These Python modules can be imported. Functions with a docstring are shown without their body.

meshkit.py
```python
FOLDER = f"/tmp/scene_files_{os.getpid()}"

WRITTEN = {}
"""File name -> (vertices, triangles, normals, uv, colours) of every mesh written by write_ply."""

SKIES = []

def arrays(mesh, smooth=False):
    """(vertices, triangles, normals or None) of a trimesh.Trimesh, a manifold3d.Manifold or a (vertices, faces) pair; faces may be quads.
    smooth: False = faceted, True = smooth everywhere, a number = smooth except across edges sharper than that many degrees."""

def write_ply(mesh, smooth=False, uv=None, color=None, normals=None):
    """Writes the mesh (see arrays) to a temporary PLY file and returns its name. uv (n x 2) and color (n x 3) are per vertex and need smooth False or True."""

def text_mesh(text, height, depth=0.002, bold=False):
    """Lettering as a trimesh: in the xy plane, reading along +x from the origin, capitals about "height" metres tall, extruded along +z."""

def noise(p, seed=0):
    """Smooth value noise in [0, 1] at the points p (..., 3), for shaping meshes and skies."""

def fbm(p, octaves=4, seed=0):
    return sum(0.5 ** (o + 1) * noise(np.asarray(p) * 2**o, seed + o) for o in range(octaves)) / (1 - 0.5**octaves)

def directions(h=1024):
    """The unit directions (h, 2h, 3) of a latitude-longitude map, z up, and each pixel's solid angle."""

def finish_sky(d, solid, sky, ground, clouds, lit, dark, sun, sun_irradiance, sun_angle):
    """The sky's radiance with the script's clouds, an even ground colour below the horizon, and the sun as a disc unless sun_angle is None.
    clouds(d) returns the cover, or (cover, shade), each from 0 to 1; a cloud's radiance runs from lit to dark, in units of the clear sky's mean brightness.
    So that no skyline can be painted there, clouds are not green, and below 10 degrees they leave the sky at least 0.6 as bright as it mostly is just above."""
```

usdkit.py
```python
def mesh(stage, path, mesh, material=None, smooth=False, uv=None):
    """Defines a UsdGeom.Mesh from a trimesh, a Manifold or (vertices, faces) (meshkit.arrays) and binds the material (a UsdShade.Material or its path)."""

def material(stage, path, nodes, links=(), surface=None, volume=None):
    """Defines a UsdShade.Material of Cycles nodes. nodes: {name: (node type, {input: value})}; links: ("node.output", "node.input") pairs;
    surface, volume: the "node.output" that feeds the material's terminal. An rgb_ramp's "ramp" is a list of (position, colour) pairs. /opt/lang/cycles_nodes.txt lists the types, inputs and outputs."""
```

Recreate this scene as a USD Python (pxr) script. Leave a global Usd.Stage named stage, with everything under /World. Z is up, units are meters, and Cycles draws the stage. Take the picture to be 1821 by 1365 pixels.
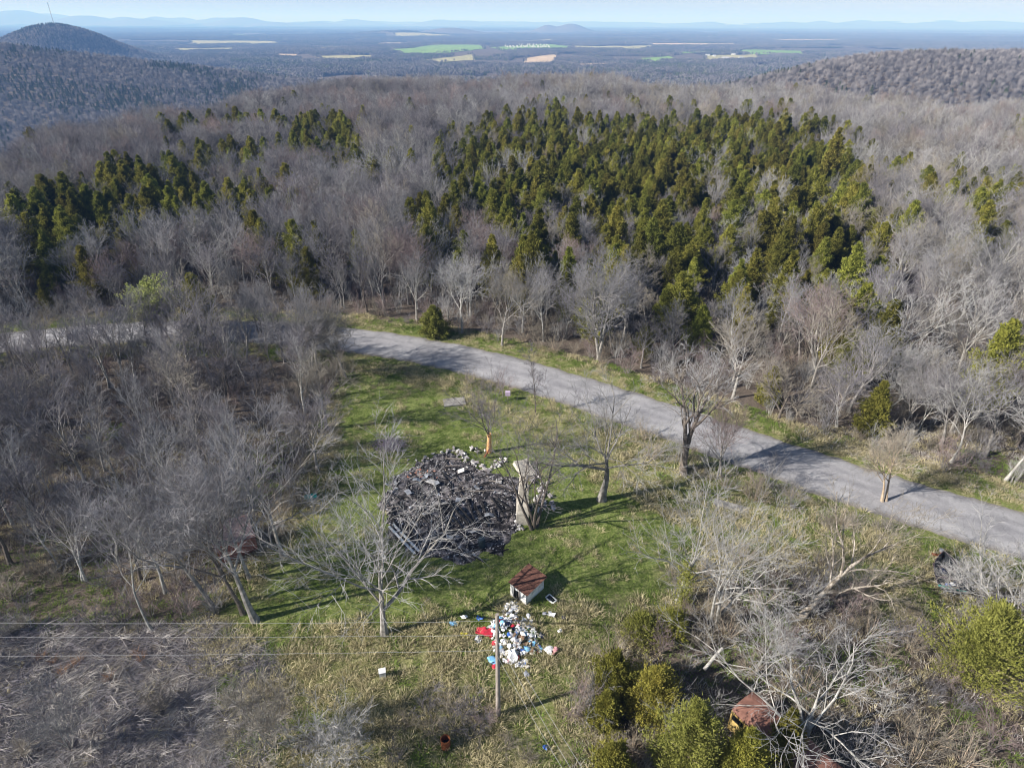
import math, random
import numpy as np, trimesh, usdkit, meshkit
import shapely
from shapely.geometry import Polygon, LineString
from pxr import Usd, UsdGeom, UsdLux, UsdShade, Gf, Sdf, Vt

stage = Usd.Stage.CreateInMemory()
UsdGeom.SetStageUpAxis(stage, 'Z'); UsdGeom.SetStageMetersPerUnit(stage, 1.0)
UsdGeom.Xform.Define(stage, '/World'); UsdGeom.Scope.Define(stage, '/World/Looks')

# ---------------------------------------------------------------- camera
CAM_H, FPX, W0, H0, HORIZON = 40.0, 1150.0, 1821.0, 1365.0, 40.0
PITCH = math.atan((H0 / 2 - HORIZON) / FPX)
ROLL = math.radians(0.25)
RIGHT0, FWD = np.array([1.0, 0, 0]), np.array([0, math.cos(PITCH), -math.sin(PITCH)])
UP0 = np.array([0, math.sin(PITCH), math.cos(PITCH)])
RIGHT = math.cos(ROLL) * RIGHT0 + math.sin(ROLL) * UP0
UP = -math.sin(ROLL) * RIGHT0 + math.cos(ROLL) * UP0
cam = UsdGeom.Camera.Define(stage, '/World/camera')
cam.CreateHorizontalApertureAttr(36.0); cam.CreateVerticalApertureAttr(36.0 * H0 / W0)
cam.CreateFocalLengthAttr(36.0 * FPX / W0); cam.CreateClippingRangeAttr(Gf.Vec2f(0.5, 120000))
cam.AddTransformOp().Set(Gf.Matrix4d(*RIGHT, 0, *UP, 0, *(-FWD), 0, 0, 0, CAM_H, 1))
cam.CreateExposureAttr(1.05)

# ---------------------------------------------------------------- sky and sun
SHADOW = np.array([0.955, 0.297]); SHADOW /= np.linalg.norm(SHADOW)
SUN_EL = math.radians(30.0)
TO_SUN = np.array([-SHADOW[0] * math.cos(SUN_EL), -SHADOW[1] * math.cos(SUN_EL), math.sin(SUN_EL)])
dome = UsdLux.DomeLight.Define(stage, '/World/sky')
sky_m = usdkit.material(stage, '/World/Looks/sky_look', {
    's': ('sky_texture', {'sky_type': 'single_scattering', 'sun_disc': False, 'sun_elevation': SUN_EL,
                          'sun_rotation': math.atan2(TO_SUN[0], TO_SUN[1]), 'altitude': 200.0, 'aerosol_density': 0.7, 'air_density': 1.0, 'ozone_density': 1.0}),
    'b': ('background_shader', {'strength': 0.052})}, [('s.color', 'b.color')], surface='b.background')
UsdShade.MaterialBindingAPI.Apply(dome.GetPrim()).Bind(sky_m)
dome.GetPrim().SetCustomDataByKey('kind', 'structure')
sun = UsdLux.DistantLight.Define(stage, '/World/sun')
sun.CreateIntensityAttr(1.25); sun.CreateAngleAttr(0.5); sun.CreateColorAttr(Gf.Vec3f(1.0, 0.97, 0.925))
sun.GetPrim().CreateAttribute('inputs:normalize', Sdf.ValueTypeNames.Bool).Set(True)
zax = TO_SUN; xax = np.cross([0, 0, 1.0], zax); xax /= np.linalg.norm(xax); yax = np.cross(zax, xax)
sun.AddTransformOp().Set(Gf.Matrix4d(*xax, 0, *yax, 0, *zax, 0, 0, 0, 500, 1))

# ---------------------------------------------------------------- helpers
def at(px, py, z=0.0):
    d = (px - W0 / 2) / FPX * RIGHT + (H0 / 2 - py) / FPX * UP + FWD
    t = (z - CAM_H) / d[2]
    return np.array([d[0] * t, d[1] * t, z])

def at_y(px, py, y):
    d = (px - W0 / 2) / FPX * RIGHT + (H0 / 2 - py) / FPX * UP + FWD
    t = y / d[1]
    return np.array([d[0] * t, y, CAM_H + d[2] * t])

def pix(p):
    p = np.asarray(p, float) - [0, 0, CAM_H]
    f = p @ FWD
    return np.stack([W0 / 2 + FPX * (p @ RIGHT) / f, H0 / 2 - FPX * (p @ UP) / f], -1)

def ground_poly(pts, z=0.0):
    return Polygon([at(x, y, z)[:2] for x, y in pts])

NAMES = {}
def numbered(parent, name):
    k = NAMES.get((parent, name), 0); NAMES[(parent, name)] = k + 1
    return f'{parent}/{name}' + (f'_{k:03d}' if k else '')

def tag(prim, label=None, cat=None, group=None, kind=None):
    prim = prim.GetPrim() if hasattr(prim, 'GetPrim') else prim
    for k, v in (('label', label), ('category', cat), ('group', group), ('kind', kind)):
        if v: prim.SetCustomDataByKey(k, v)
    return prim

def thing(name, label, cat, loc=(0, 0, 0), rz=0.0, group=None, scale=None, tilt=None):
    x = UsdGeom.Xform.Define(stage, numbered('/World', name))
    x.AddTranslateOp().Set(Gf.Vec3d(*map(float, loc)))
    if rz or tilt: x.AddRotateZOp().Set(math.degrees(rz))
    if tilt: x.AddRotateXOp().Set(math.degrees(tilt))
    if scale is not None: x.AddScaleOp().Set(Gf.Vec3f(*((scale,) * 3 if np.ndim(scale) == 0 else map(float, scale))))
    return tag(x, label, cat, group)

def obj(name, mesh, m, parent=None, smooth=False, kind=None, label=None, cat=None, group=None):
    p = numbered(str(parent.GetPath()) if parent is not None else '/World', name)
    g = usdkit.mesh(stage, p, mesh, m, smooth=smooth)
    return tag(g, label, cat, group, kind)

def klass(name):
    return stage.CreateClassPrim(numbered('/World', name))

def copy_of(cls, name, label, cat, loc, rz=0.0, group=None, scale=1.0, tilt=None):
    t = thing(name, label, cat, loc, rz, group, scale, tilt)
    t.GetReferences().AddInternalReference(cls.GetPath()); t.SetInstanceable(True)
    return t

def scatter(name, protos, pos, rz, scale, idx, kind='stuff', label=None, cat=None, tilts=None):
    pi = UsdGeom.PointInstancer.Define(stage, numbered('/World', name))
    base = str(pi.GetPath())
    paths = []
    for k, c in enumerate(protos):
        x = UsdGeom.Xform.Define(stage, f'{base}/form_{k:03d}')
        x.GetPrim().GetReferences().AddInternalReference(c.GetPath()); paths.append(x.GetPath())
    pi.CreatePrototypesRel().SetTargets(paths)
    n = len(pos)
    pi.CreateProtoIndicesAttr(Vt.IntArray.FromNumpy(np.asarray(idx, np.int32)))
    pi.CreatePositionsAttr(Vt.Vec3fArray.FromNumpy(np.asarray(pos, np.float32)))
    q = np.zeros((n, 4)); q[:, 0] = np.cos(np.asarray(rz) / 2); q[:, 3] = np.sin(np.asarray(rz) / 2)
    if tilts is not None:   # tilt about local x after the turn
        a = np.asarray(tilts) / 2
        w, z = q[:, 0].copy(), q[:, 3].copy()
        q = np.stack([w * np.cos(a), w * np.sin(a), z * np.sin(a), z * np.cos(a)], 1)
    pi.CreateOrientationsAttr(Vt.QuathArray([Gf.Quath(float(a), float(b), float(c), float(d)) for a, b, c, d in q]))
    s = np.asarray(scale, np.float32)
    pi.CreateScalesAttr(Vt.Vec3fArray.FromNumpy(np.repeat(s[:, None], 3, 1) if s.ndim == 1 else s))
    return tag(pi, label, cat, None, kind)

# ---------------------------------------------------------------- materials
def mat(name, c1, c2=None, scale=3.0, rough=0.9, vary=0.0, hue=0.0, translucent=0.0, metal=0.0, spec=0.2, bump=0.0, detail=4, stretch=None, ramp=(0.35, 0.65)):
    c2 = c2 or c1
    n = {'g': ('texture_coordinate', {}), 'n': ('noise_texture', {'scale': scale, 'detail': detail, 'roughness': 0.6}),
         'r': ('rgb_ramp', {'ramp': [(ramp[0], c1), (ramp[1], c2)]}),
         'p': ('principled_bsdf', {'roughness': rough, 'metallic': metal, 'specular_ior_level': spec})}
    l = [('n.fac', 'r.fac')]
    if stretch:
        n['m'] = ('mapping', {'scale': stretch}); l += [('g.object', 'm.vector'), ('m.vector', 'n.vector')]
    else:
        l += [('g.object', 'n.vector')]
    out = 'r.color'
    if vary or hue:
        n['o'] = ('object_info', {})
        n['v'] = ('map_range', {'from_min': 0.0, 'from_max': 1.0, 'to_min': 1 - vary, 'to_max': 1 + vary})
        n['w'] = ('white_noise_texture', {'dimensions': '1D'})
        n['u'] = ('map_range', {'from_min': 0.0, 'from_max': 1.0, 'to_min': 0.5 - hue, 'to_max': 0.5 + hue})
        n['h'] = ('hsv', {'saturation': 1.0, 'fac': 1.0})
        l += [('o.random', 'v.value'), ('v.result', 'h.value'), ('o.random', 'w.w'), ('w.value', 'u.value'), ('u.result', 'h.hue'), ('r.color', 'h.color')]
        out = 'h.color'
    l.append((out, 'p.base_color'))
    if bump:
        n['b'] = ('bump', {'strength': 1.0, 'distance': bump}); l += [('n.fac', 'b.height'), ('b.normal', 'p.normal')]
    surf = 'p.BSDF'
    if translucent:
        n['t'] = ('translucent_bsdf', {}); n['x'] = ('mix_closure', {'fac': translucent})
        l += [(out, 't.color'), ('p.BSDF', 'x.closure1'), ('t.BSDF', 'x.closure2')]; surf = 'x.closure'
    return usdkit.material(stage, '/World/Looks/' + name, n, l, surface=surf)

M = {}
M['bark_pale'] = mat('bark_pale', (0.20, 0.19, 0.175), (0.43, 0.415, 0.39), 2.5, vary=0.22)
M['bark_grey'] = mat('bark_grey', (0.13, 0.12, 0.11), (0.31, 0.29, 0.27), 2.5, vary=0.25)
M['bark_dark'] = mat('bark_dark', (0.075, 0.062, 0.055), (0.17, 0.145, 0.125), 3, vary=0.2)
M['bark_tan'] = mat('bark_tan', (0.28, 0.21, 0.15), (0.45, 0.37, 0.28), 3, vary=0.2)
M['bark_orange'] = mat('bark_orange', (0.50, 0.25, 0.10), (0.62, 0.36, 0.17), 3)
M['bark_syc'] = mat('bark_syc', (0.15, 0.125, 0.10), (0.36, 0.32, 0.275), 2.2, ramp=(0.45, 0.55))
M['twig_grey'] = mat('twig_grey', (0.155, 0.150, 0.160), (0.240, 0.233, 0.245), 1, vary=0.28)
M['twig_mauve'] = mat('twig_mauve', (0.128, 0.118, 0.132), (0.190, 0.177, 0.195), 1, vary=0.28)
M['twig_tan'] = mat('twig_tan', (0.19, 0.168, 0.138), (0.275, 0.245, 0.205), 1, vary=0.25)
M['twig_red'] = mat('twig_red', (0.18, 0.135, 0.132), (0.24, 0.185, 0.18), 1, vary=0.2)
M['twig_pale'] = mat('twig_pale', (0.24, 0.234, 0.235), (0.36, 0.352, 0.352), 1, vary=0.2)
M['bud_green'] = mat('bud_green', (0.30, 0.34, 0.10), (0.42, 0.45, 0.17), 1, translucent=0.3)
M['cedar'] = mat('cedar', (0.125, 0.132, 0.024), (0.275, 0.262, 0.052), 1.2, vary=0.4, hue=0.02, translucent=0.33)
M['cedar_light'] = mat('cedar_light', (0.15, 0.158, 0.032), (0.27, 0.275, 0.07), 1.2, vary=0.15, translucent=0.3)
M['wood_far'] = mat('wood_far', (0.105, 0.097, 0.100), (0.165, 0.152, 0.154), 0.01, vary=0.15)
M['cedar_far'] = mat('cedar_far', (0.045, 0.06, 0.022), (0.085, 0.10, 0.034), 0.05, vary=0.25)
M['bare_far'] = mat('bare_far', (0.165, 0.152, 0.155), (0.265, 0.245, 0.245), 0.03, vary=0.2)
M['grass_green'] = mat('grass_green', (0.10, 0.165, 0.026), (0.20, 0.255, 0.06), 0.6, vary=0.3, translucent=0.25)
M['grass_tan'] = mat('grass_tan', (0.34, 0.30, 0.17), (0.53, 0.47, 0.31), 0.6, vary=0.25, translucent=0.2)
M['straw_grey'] = mat('straw_grey', (0.26, 0.24, 0.225), (0.47, 0.44, 0.42), 0.6, vary=0.25)
M['leaf_rust'] = mat('leaf_rust', (0.27, 0.15, 0.08), (0.36, 0.21, 0.12), 1, translucent=0.2)
M['asphalt'] = None
M['rust'] = mat('rust', (0.050, 0.023, 0.021), (0.165, 0.075, 0.052), 3.0, rough=0.75, detail=8, stretch=(1, 6, 1))
M['rust_bus'] = mat('rust_bus', (0.12, 0.058, 0.045), (0.26, 0.13, 0.10), 1.3, rough=0.8, detail=8)
M['rust_orange'] = mat('rust_orange', (0.14, 0.045, 0.018), (0.30, 0.10, 0.04), 4, rough=0.85)
M['bus_yellow'] = mat('bus_yellow', (0.42, 0.28, 0.09), (0.52, 0.38, 0.15), 1.5, rough=0.6)
M['white_paint'] = mat('white_paint', (0.42, 0.41, 0.39), (0.76, 0.76, 0.75), 2.2, rough=0.75, detail=8, ramp=(0.32, 0.56))
M['white_block'] = mat('white_block', (0.34, 0.32, 0.32), (0.64, 0.62, 0.61), 4, rough=0.85)
M['concrete'] = mat('concrete', (0.33, 0.30, 0.26), (0.52, 0.48, 0.42), 2.5, rough=0.9, bump=0.02)
M['concrete_grey'] = mat('concrete_grey', (0.17, 0.16, 0.15), (0.30, 0.285, 0.265), 2.0, bump=0.02)
M['stone'] = mat('stone', (0.18, 0.16, 0.16), (0.42, 0.385, 0.385), 5)
M['brick'] = mat('brick', (0.28, 0.12, 0.08), (0.42, 0.22, 0.16), 4)
M['char'] = mat('char', (0.010, 0.010, 0.012), (0.035, 0.033, 0.034), 4, rough=0.8)
M['ash'] = mat('ash', (0.016, 0.015, 0.017), (0.26, 0.235, 0.245), 1.6, detail=12, ramp=(0.44, 0.70), bump=0.08)
M['ash_light'] = mat('ash_light', (0.25, 0.24, 0.25), (0.42, 0.41, 0.43), 3)
M['tin'] = mat('tin', (0.30, 0.31, 0.34), (0.55, 0.56, 0.6), 2, rough=0.5, metal=0.5)
M['wood_grey'] = mat('wood_grey', (0.19, 0.16, 0.14), (0.34, 0.30, 0.27), 3, stretch=(8, 8, 0.6))
M['board_red'] = mat('board_red', (0.20, 0.075, 0.055), (0.30, 0.13, 0.10), 3)
M['roof_dark'] = mat('roof_dark', (0.065, 0.052, 0.06), (0.13, 0.10, 0.11), 3)
M['black'] = mat('black_paint', (0.012, 0.014, 0.018), (0.03, 0.034, 0.04), 2, rough=0.4, spec=0.5)
M['boat_dark'] = mat('boat_dark', (0.012, 0.02, 0.028), (0.03, 0.045, 0.06), 2, rough=0.45, spec=0.5)
M['teal'] = mat('teal', (0.01, 0.20, 0.17), (0.02, 0.32, 0.28), 2, rough=0.5)
M['wire'] = mat('wire_metal', (0.27, 0.27, 0.28), (0.36, 0.36, 0.37), 2, rough=0.6)
M['porcelain'] = mat('porcelain', (0.75, 0.75, 0.75), None, 2, rough=0.2, spec=0.5)
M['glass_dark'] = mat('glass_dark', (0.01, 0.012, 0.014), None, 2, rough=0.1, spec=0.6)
for nm, a in dict(trash_white=(0.80, 0.80, 0.82), trash_cream=(0.70, 0.64, 0.55), trash_grey=(0.42, 0.43, 0.48), trash_blue=(0.06, 0.16, 0.52), trash_sky=(0.20, 0.46, 0.72), trash_navy=(0.02, 0.03, 0.09),
                  trash_red=(0.50, 0.025, 0.05), trash_pink=(0.62, 0.30, 0.33), trash_yellow=(0.75, 0.66, 0.04), trash_brown=(0.22, 0.14, 0.09)).items():
    M[nm] = mat(nm, tuple(0.75 * x for x in a), a, 5, rough=0.6, spec=0.35)
M['field_green'] = mat('field_green', (0.13, 0.22, 0.05), (0.20, 0.30, 0.08), 0.02)
M['field_pale'] = mat('field_pale', (0.26, 0.25, 0.12), (0.36, 0.32, 0.18), 0.02)
M['field_tan'] = mat('field_tan', (0.40, 0.30, 0.20), (0.52, 0.40, 0.28), 0.02)
M['roof_grey'] = mat('roof_grey', (0.30, 0.30, 0.32), (0.45, 0.45, 0.47), 0.2)
M['blossom'] = mat('blossom', (0.7, 0.68, 0.66), (0.8, 0.78, 0.76), 0.2)
M['mauve'] = mat('mauve_paint', (0.36, 0.28, 0.40), (0.46, 0.38, 0.50), 3)
M['purple_stick'] = mat('purple_stick', (0.16, 0.13, 0.17), (0.27, 0.23, 0.29), 3, vary=0.2)

M['asphalt'] = usdkit.material(stage, '/World/Looks/asphalt', {
    'g': ('geometry', {}), 'a': ('attribute', {'attribute': 'lane'}), 'sp': ('separate_color', {'color_type': 'rgb'}),
    'n': ('noise_texture', {'scale': 0.30, 'detail': 8, 'roughness': 0.7}), 'r': ('rgb_ramp', {'ramp': [(0.32, (0.19, 0.186, 0.197)), (0.5, (0.262, 0.256, 0.268)), (0.68, (0.325, 0.318, 0.328))]}),
    'n2': ('noise_texture', {'scale': 9.0, 'detail': 6, 'roughness': 0.75}), 'r2': ('rgb_ramp', {'ramp': [(0.3, (0.72, 0.72, 0.72)), (0.7, (1.2, 1.2, 1.2))]}),
    'x': ('mix', {'mix_type': 'multiply', 'fac': 1.0}), 'v': ('voronoi_texture', {'feature': 'distance_to_edge', 'scale': 0.33}), 'r3': ('rgb_ramp', {'ramp': [(0.0, (0.45, 0.45, 0.45)), (0.02, (1, 1, 1))]}),
    'nd': ('noise_texture', {'scale': 0.9, 'detail': 3}), 'va': ('vector_math', {'math_type': 'add'}),
    'y': ('mix', {'mix_type': 'multiply', 'fac': 0.35}),
    'wo': ('math', {'math_type': 'multiply_add', 'value2': 0.10}), 'wb': ('math', {'math_type': 'subtract', 'value2': 0.05}),
    'rt': ('rgb_ramp', {'ramp': [(0.0, (0.55, 0.50, 0.42)), (0.06, (0.80, 0.77, 0.72)), (0.11, (0.98, 0.98, 0.98)), (0.2, (1.13, 1.13, 1.12)), (0.3, (0.95, 0.95, 0.96)), (0.38, (1.1, 1.1, 1.1)), (0.5, (0.86, 0.86, 0.88)), (0.62, (1.1, 1.1, 1.1)), (0.7, (0.95, 0.95, 0.96)), (0.8, (1.13, 1.13, 1.12)), (0.89, (0.98, 0.98, 0.98)), (0.94, (0.8, 0.77, 0.72)), (1.0, (0.55, 0.5, 0.42))]}),
    'z': ('mix', {'mix_type': 'multiply', 'fac': 1.0}), 'p': ('principled_bsdf', {'roughness': 0.88, 'specular_ior_level': 0.22})},
    [('g.position', 'n.vector'), ('g.position', 'n2.vector'), ('g.position', 'nd.vector'), ('g.position', 'va.vector1'), ('nd.color', 'va.vector2'), ('va.vector', 'v.vector'), ('n.fac', 'r.fac'), ('n2.fac', 'r2.fac'), ('r.color', 'x.color1'), ('r2.color', 'x.color2'), ('v.distance', 'r3.fac'), ('x.color', 'y.color1'), ('r3.color', 'y.color2'),
     ('a.color', 'sp.color'), ('nd.fac', 'wo.value1'), ('sp.r', 'wo.value3'), ('wo.value', 'wb.value1'), ('wb.value', 'rt.fac'), ('y.color', 'z.color1'), ('rt.color', 'z.color2'), ('z.color', 'p.base_color')], surface='p.BSDF')

# ---------------------------------------------------------------- terrain
ROAD_PX = [(-160, 628), (0, 612), (200, 596), (350, 589), (500, 588), (620, 600), (760, 627), (900, 655), (1000, 685), (1150, 735), (1300, 788), (1450, 845), (1600, 890), (1821, 947), (2000, 992)]
_rp = np.array([at(*p)[:2] for p in ROAD_PX])
from scipy.interpolate import splprep, splev
_tck, _ = splprep(_rp.T, s=4.0, k=3)
ROAD = np.array(splev(np.linspace(-0.05, 1.06, 620), _tck)).T
ROAD_LINE = LineString(ROAD); ROAD_HALF = 3.65

def road_dist(x, y):
    return shapely.distance(shapely.points(x, y), ROAD_LINE)

PLAIN = -90.0
def smooth(a, b, v):
    t = np.clip((v - a) / (b - a), 0, 1); return t * t * (3 - 2 * t)

def far_dir(px, y):      # ground position on the line of sight to a pixel column near the horizon
    return np.array([(px - W0 / 2) / FPX * math.cos(PITCH) * y, y])

HILLS = []               # x, y, sx, sy, height above the plain
def hill(px, y, sx, sy, h):
    p = far_dir(px, y); HILLS.append((p[0], p[1], sx, sy, h))
hill(-130, 1250, 340, 150, 90); hill(200, 1330, 260, 140, 50); hill(400, 1450, 180, 120, 24)
hill(90, 2300, 110, 240, 113); hill(-150, 2350, 300, 260, 96)
hill(1640, 900, 200, 150, 91); hill(1880, 980, 260, 170, 92); hill(1440, 850, 130, 120, 55)
hill(1012, 11500, 200, 500, 112); hill(972, 11500, 150, 400, 98); hill(800, 9500, 260, 400, 62); hill(700, 7600, 280, 300, 40)
_r = random.Random(5)
for k in range(26):      # the ridge line at the horizon
    px = -150 + k * 28 + _r.uniform(-12, 12)
    hill(px, _r.uniform(19000, 24000), _r.uniform(350, 750), 900, max(120, _r.uniform(220, 340) - 0.25 * max(px, 0)))
for k in range(44):
    px = 560 + k * 31 + _r.uniform(-12, 12)
    hill(px, _r.uniform(24000, 29000), _r.uniform(400, 900), 900, _r.uniform(90, 190) + (45 if px > 1350 else 0))

def hgt(x, y):
    x, y = np.asarray(x, float), np.asarray(y, float)
    r = np.hypot(x, y); az = np.degrees(np.arctan2(x, np.maximum(y, 1e-6))); az = np.where(y <= 0, np.sign(x) * 90, az)
    edge = np.interp(az, [-60, -38, -30, -20, -8, 0, 12, 25, 40, 60], [170, 190, 235, 330, 400, 410, 390, 350, 340, 340])
    edge = edge + 25 * np.sin(az * 0.35) + 12 * np.sin(az * 0.9 + 1)
    plateau = 1 - smooth(edge * 0.98, edge * 0.98 + 380, r)
    plateau = np.where(y < 0, np.maximum(plateau, 1 - smooth(600, 1400, r)), plateau)
    p3 = np.stack([x / 900, y / 900, np.zeros_like(x)], -1)
    roll = (meshkit.fbm(p3, 3, 4) - 0.5) * 26 * smooth(600, 2500, r)
    z = PLAIN * (1 - plateau) + roll * (1 - plateau)
    acc = np.zeros_like(z)
    for hx, hy, sx, sy, h in HILLS:
        d = ((x - hx) / sx) ** 2 + ((y - hy) / sy) ** 2
        acc += (h * np.exp(-0.5 * np.minimum(d, 60))) ** 4
    z = z + (1 - plateau) * acc ** 0.25
    q = np.stack([x / 45, y / 45, np.zeros_like(x)], -1)
    z = z + (meshkit.fbm(q, 3, 9) - 0.5) * 5.0 * smooth(100, 220, r)
    q = np.stack([x / 3.2, y / 3.2, np.zeros_like(x)], -1)
    near = np.clip((150 - r) / 40, 0, 1)
    m = near > 0
    if np.any(m):
        mic = np.zeros_like(x)
        rd = road_dist(x[m], y[m]) if x.ndim else road_dist(x, y)
        val = (meshkit.fbm(q[m] if x.ndim else q, 3, 2) - 0.5) * 0.35 * smooth(5, 9, rd)
        if x.ndim: mic[m] = val
        else: mic = val
        z = z + mic * near
    return z

def h1(x, y):
    return float(hgt(np.array([x]), np.array([y]))[0])

# what covers the ground: drawn as outlines on the ground
CLEARING = ground_poly([(470, 1365), (400, 1180), (372, 1095), (470, 1000), (560, 840), (600, 700), (640, 632), (760, 655), (1000, 735), (1250, 850), (1420, 915), (1600, 965), (1690, 990), (1700, 1050), (1600, 1100), (1480, 1000), (1300, 985), (1190, 1050), (1120, 1130), (1045, 1200), (1020, 1365), (1000, 1500), (430, 1500)])
GREEN = ground_poly([(560, 1110), (400, 1130), (395, 1085), (480, 1000), (590, 900), (590, 800), (600, 700), (645, 640), (800, 690), (900, 760), (1000, 790), (1060, 850), (1150, 900), (1230, 960), (1180, 1050), (1100, 1090), (1000, 1060), (880, 1075), (700, 1110)])
DRYLAWN = ground_poly([(800, 690), (1000, 740), (1250, 850), (1420, 915), (1250, 900), (1100, 850), (1000, 790), (900, 760)])
STRAW = ground_poly([(-80, 1120), (380, 1130), (470, 1180), (480, 1290), (430, 1420), (-80, 1420)])
RUIN_PX = [(668, 905), (690, 868), (742, 822), (800, 803), (868, 836), (930, 848), (950, 890), (928, 945), (885, 985), (810, 1003), (740, 992), (700, 962)]
RUIN = ground_poly(RUIN_PX).buffer(0)
_c = np.array(shapely.get_coordinates(shapely.segmentize(RUIN.exterior, 0.5)))[:-1]; _w = meshkit.fbm(np.column_stack([_c / 1.1, 0 * _c[:, 0]]), 3, 15) - 0.5
RUIN = Polygon(_c + 2.0 * _w[:, None] * (_c - _c.mean(0)) / np.linalg.norm(_c - _c.mean(0), axis=1, keepdims=True)).buffer(0)

# far fields, as outlines on the plain
FIELDS = [([(690, 92), (770, 82), (855, 82), (862, 90), (800, 97), (720, 99)], 'field_green', 'long bright green field in the far valley'),
          ([(745, 108), (840, 99), (850, 106), (770, 112)], 'field_pale', 'pale green field just nearer than the bright one'),
          ([(870, 86), (975, 80), (1015, 83), (1010, 90), (890, 92)], 'field_green', 'green field around the white farmhouse'),
          ([(1020, 82), (1160, 82), (1148, 87), (1020, 89)], 'field_pale', 'pale strip field right of the white farmhouse'),
          ([(935, 104), (990, 98), (985, 112), (930, 112)], 'field_tan', 'tan rough pasture below the white farmhouse'),
          ([(1140, 104), (1190, 100), (1205, 106), (1160, 110)], 'field_green', 'small green field right of the tan pasture'),
          ([(1310, 90), (1425, 90), (1428, 98), (1330, 98)], 'field_green', 'green field above the white barns'),
          ([(335, 74), (480, 73), (500, 77), (350, 79)], 'field_pale', 'long pale field in the left valley'),
          ([(490, 99), (530, 99), (525, 103), (495, 103)], 'field_tan', 'small tan field in the left valley'),
          ([(1375, 70), (1495, 71), (1490, 74), (1380, 73)], 'field_tan', 'narrow tan field far right behind the barns'),
          ([(670, 76), (725, 75), (730, 79), (680, 80)], 'field_tan', 'tan strip above the long green field'),
          ([(1250, 100), (1345, 98), (1350, 106), (1260, 108)], 'field_pale', 'pale farmyard ground under the white barns'),
          ([(1155, 78), (1300, 77), (1310, 80), (1160, 81)], 'field_tan', 'long tan strip field right of the middle valley'),
          ([(560, 84), (650, 83), (660, 86), (570, 88)], 'field_pale', 'pale strip field left of the long green field'),
          ([(700, 66), (800, 65), (805, 67), (710, 68)], 'field_pale', 'thin pale field far beyond the long green field'),
          ([(1520, 62), (1640, 62), (1640, 64), (1530, 64)], 'field_tan', 'thin tan field beyond the right hill'),
          ([(380, 62), (460, 62), (465, 64), (385, 64)], 'field_green', 'thin green field far off in the left valley'),
          ([(560, 103), (660, 101), (665, 106), (575, 109)], 'field_pale', 'pale meadow just beyond the left rim of the plateau'),
          ([(1010, 112), (1080, 110), (1090, 116), (1020, 118)], 'field_tan', 'tan brushy meadow just beyond the middle rim of the plateau'),
          ([(1200, 92), (1255, 92), (1262, 96), (1205, 97)], 'field_green', 'small green field left of the farmyard'),
          ([(900, 72), (980, 71), (985, 74), (905, 75)], 'field_pale', 'thin pale field behind the white farmhouse'),
          ([(300, 88), (420, 86), (430, 89), (310, 91)], 'field_pale', 'long pale meadow in front of the left valley field'),
          ([(275, 117), (370, 116), (380, 121), (290, 123)], 'field_tan', 'bare yard clearing at the foot of the left hill')]
FIELD_POLY = [ground_poly(p, -92.0 if i != 22 else -78.0) for i, (p, _, _) in enumerate(FIELDS)]
FIELD_ALL = shapely.union_all(FIELD_POLY)

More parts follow.
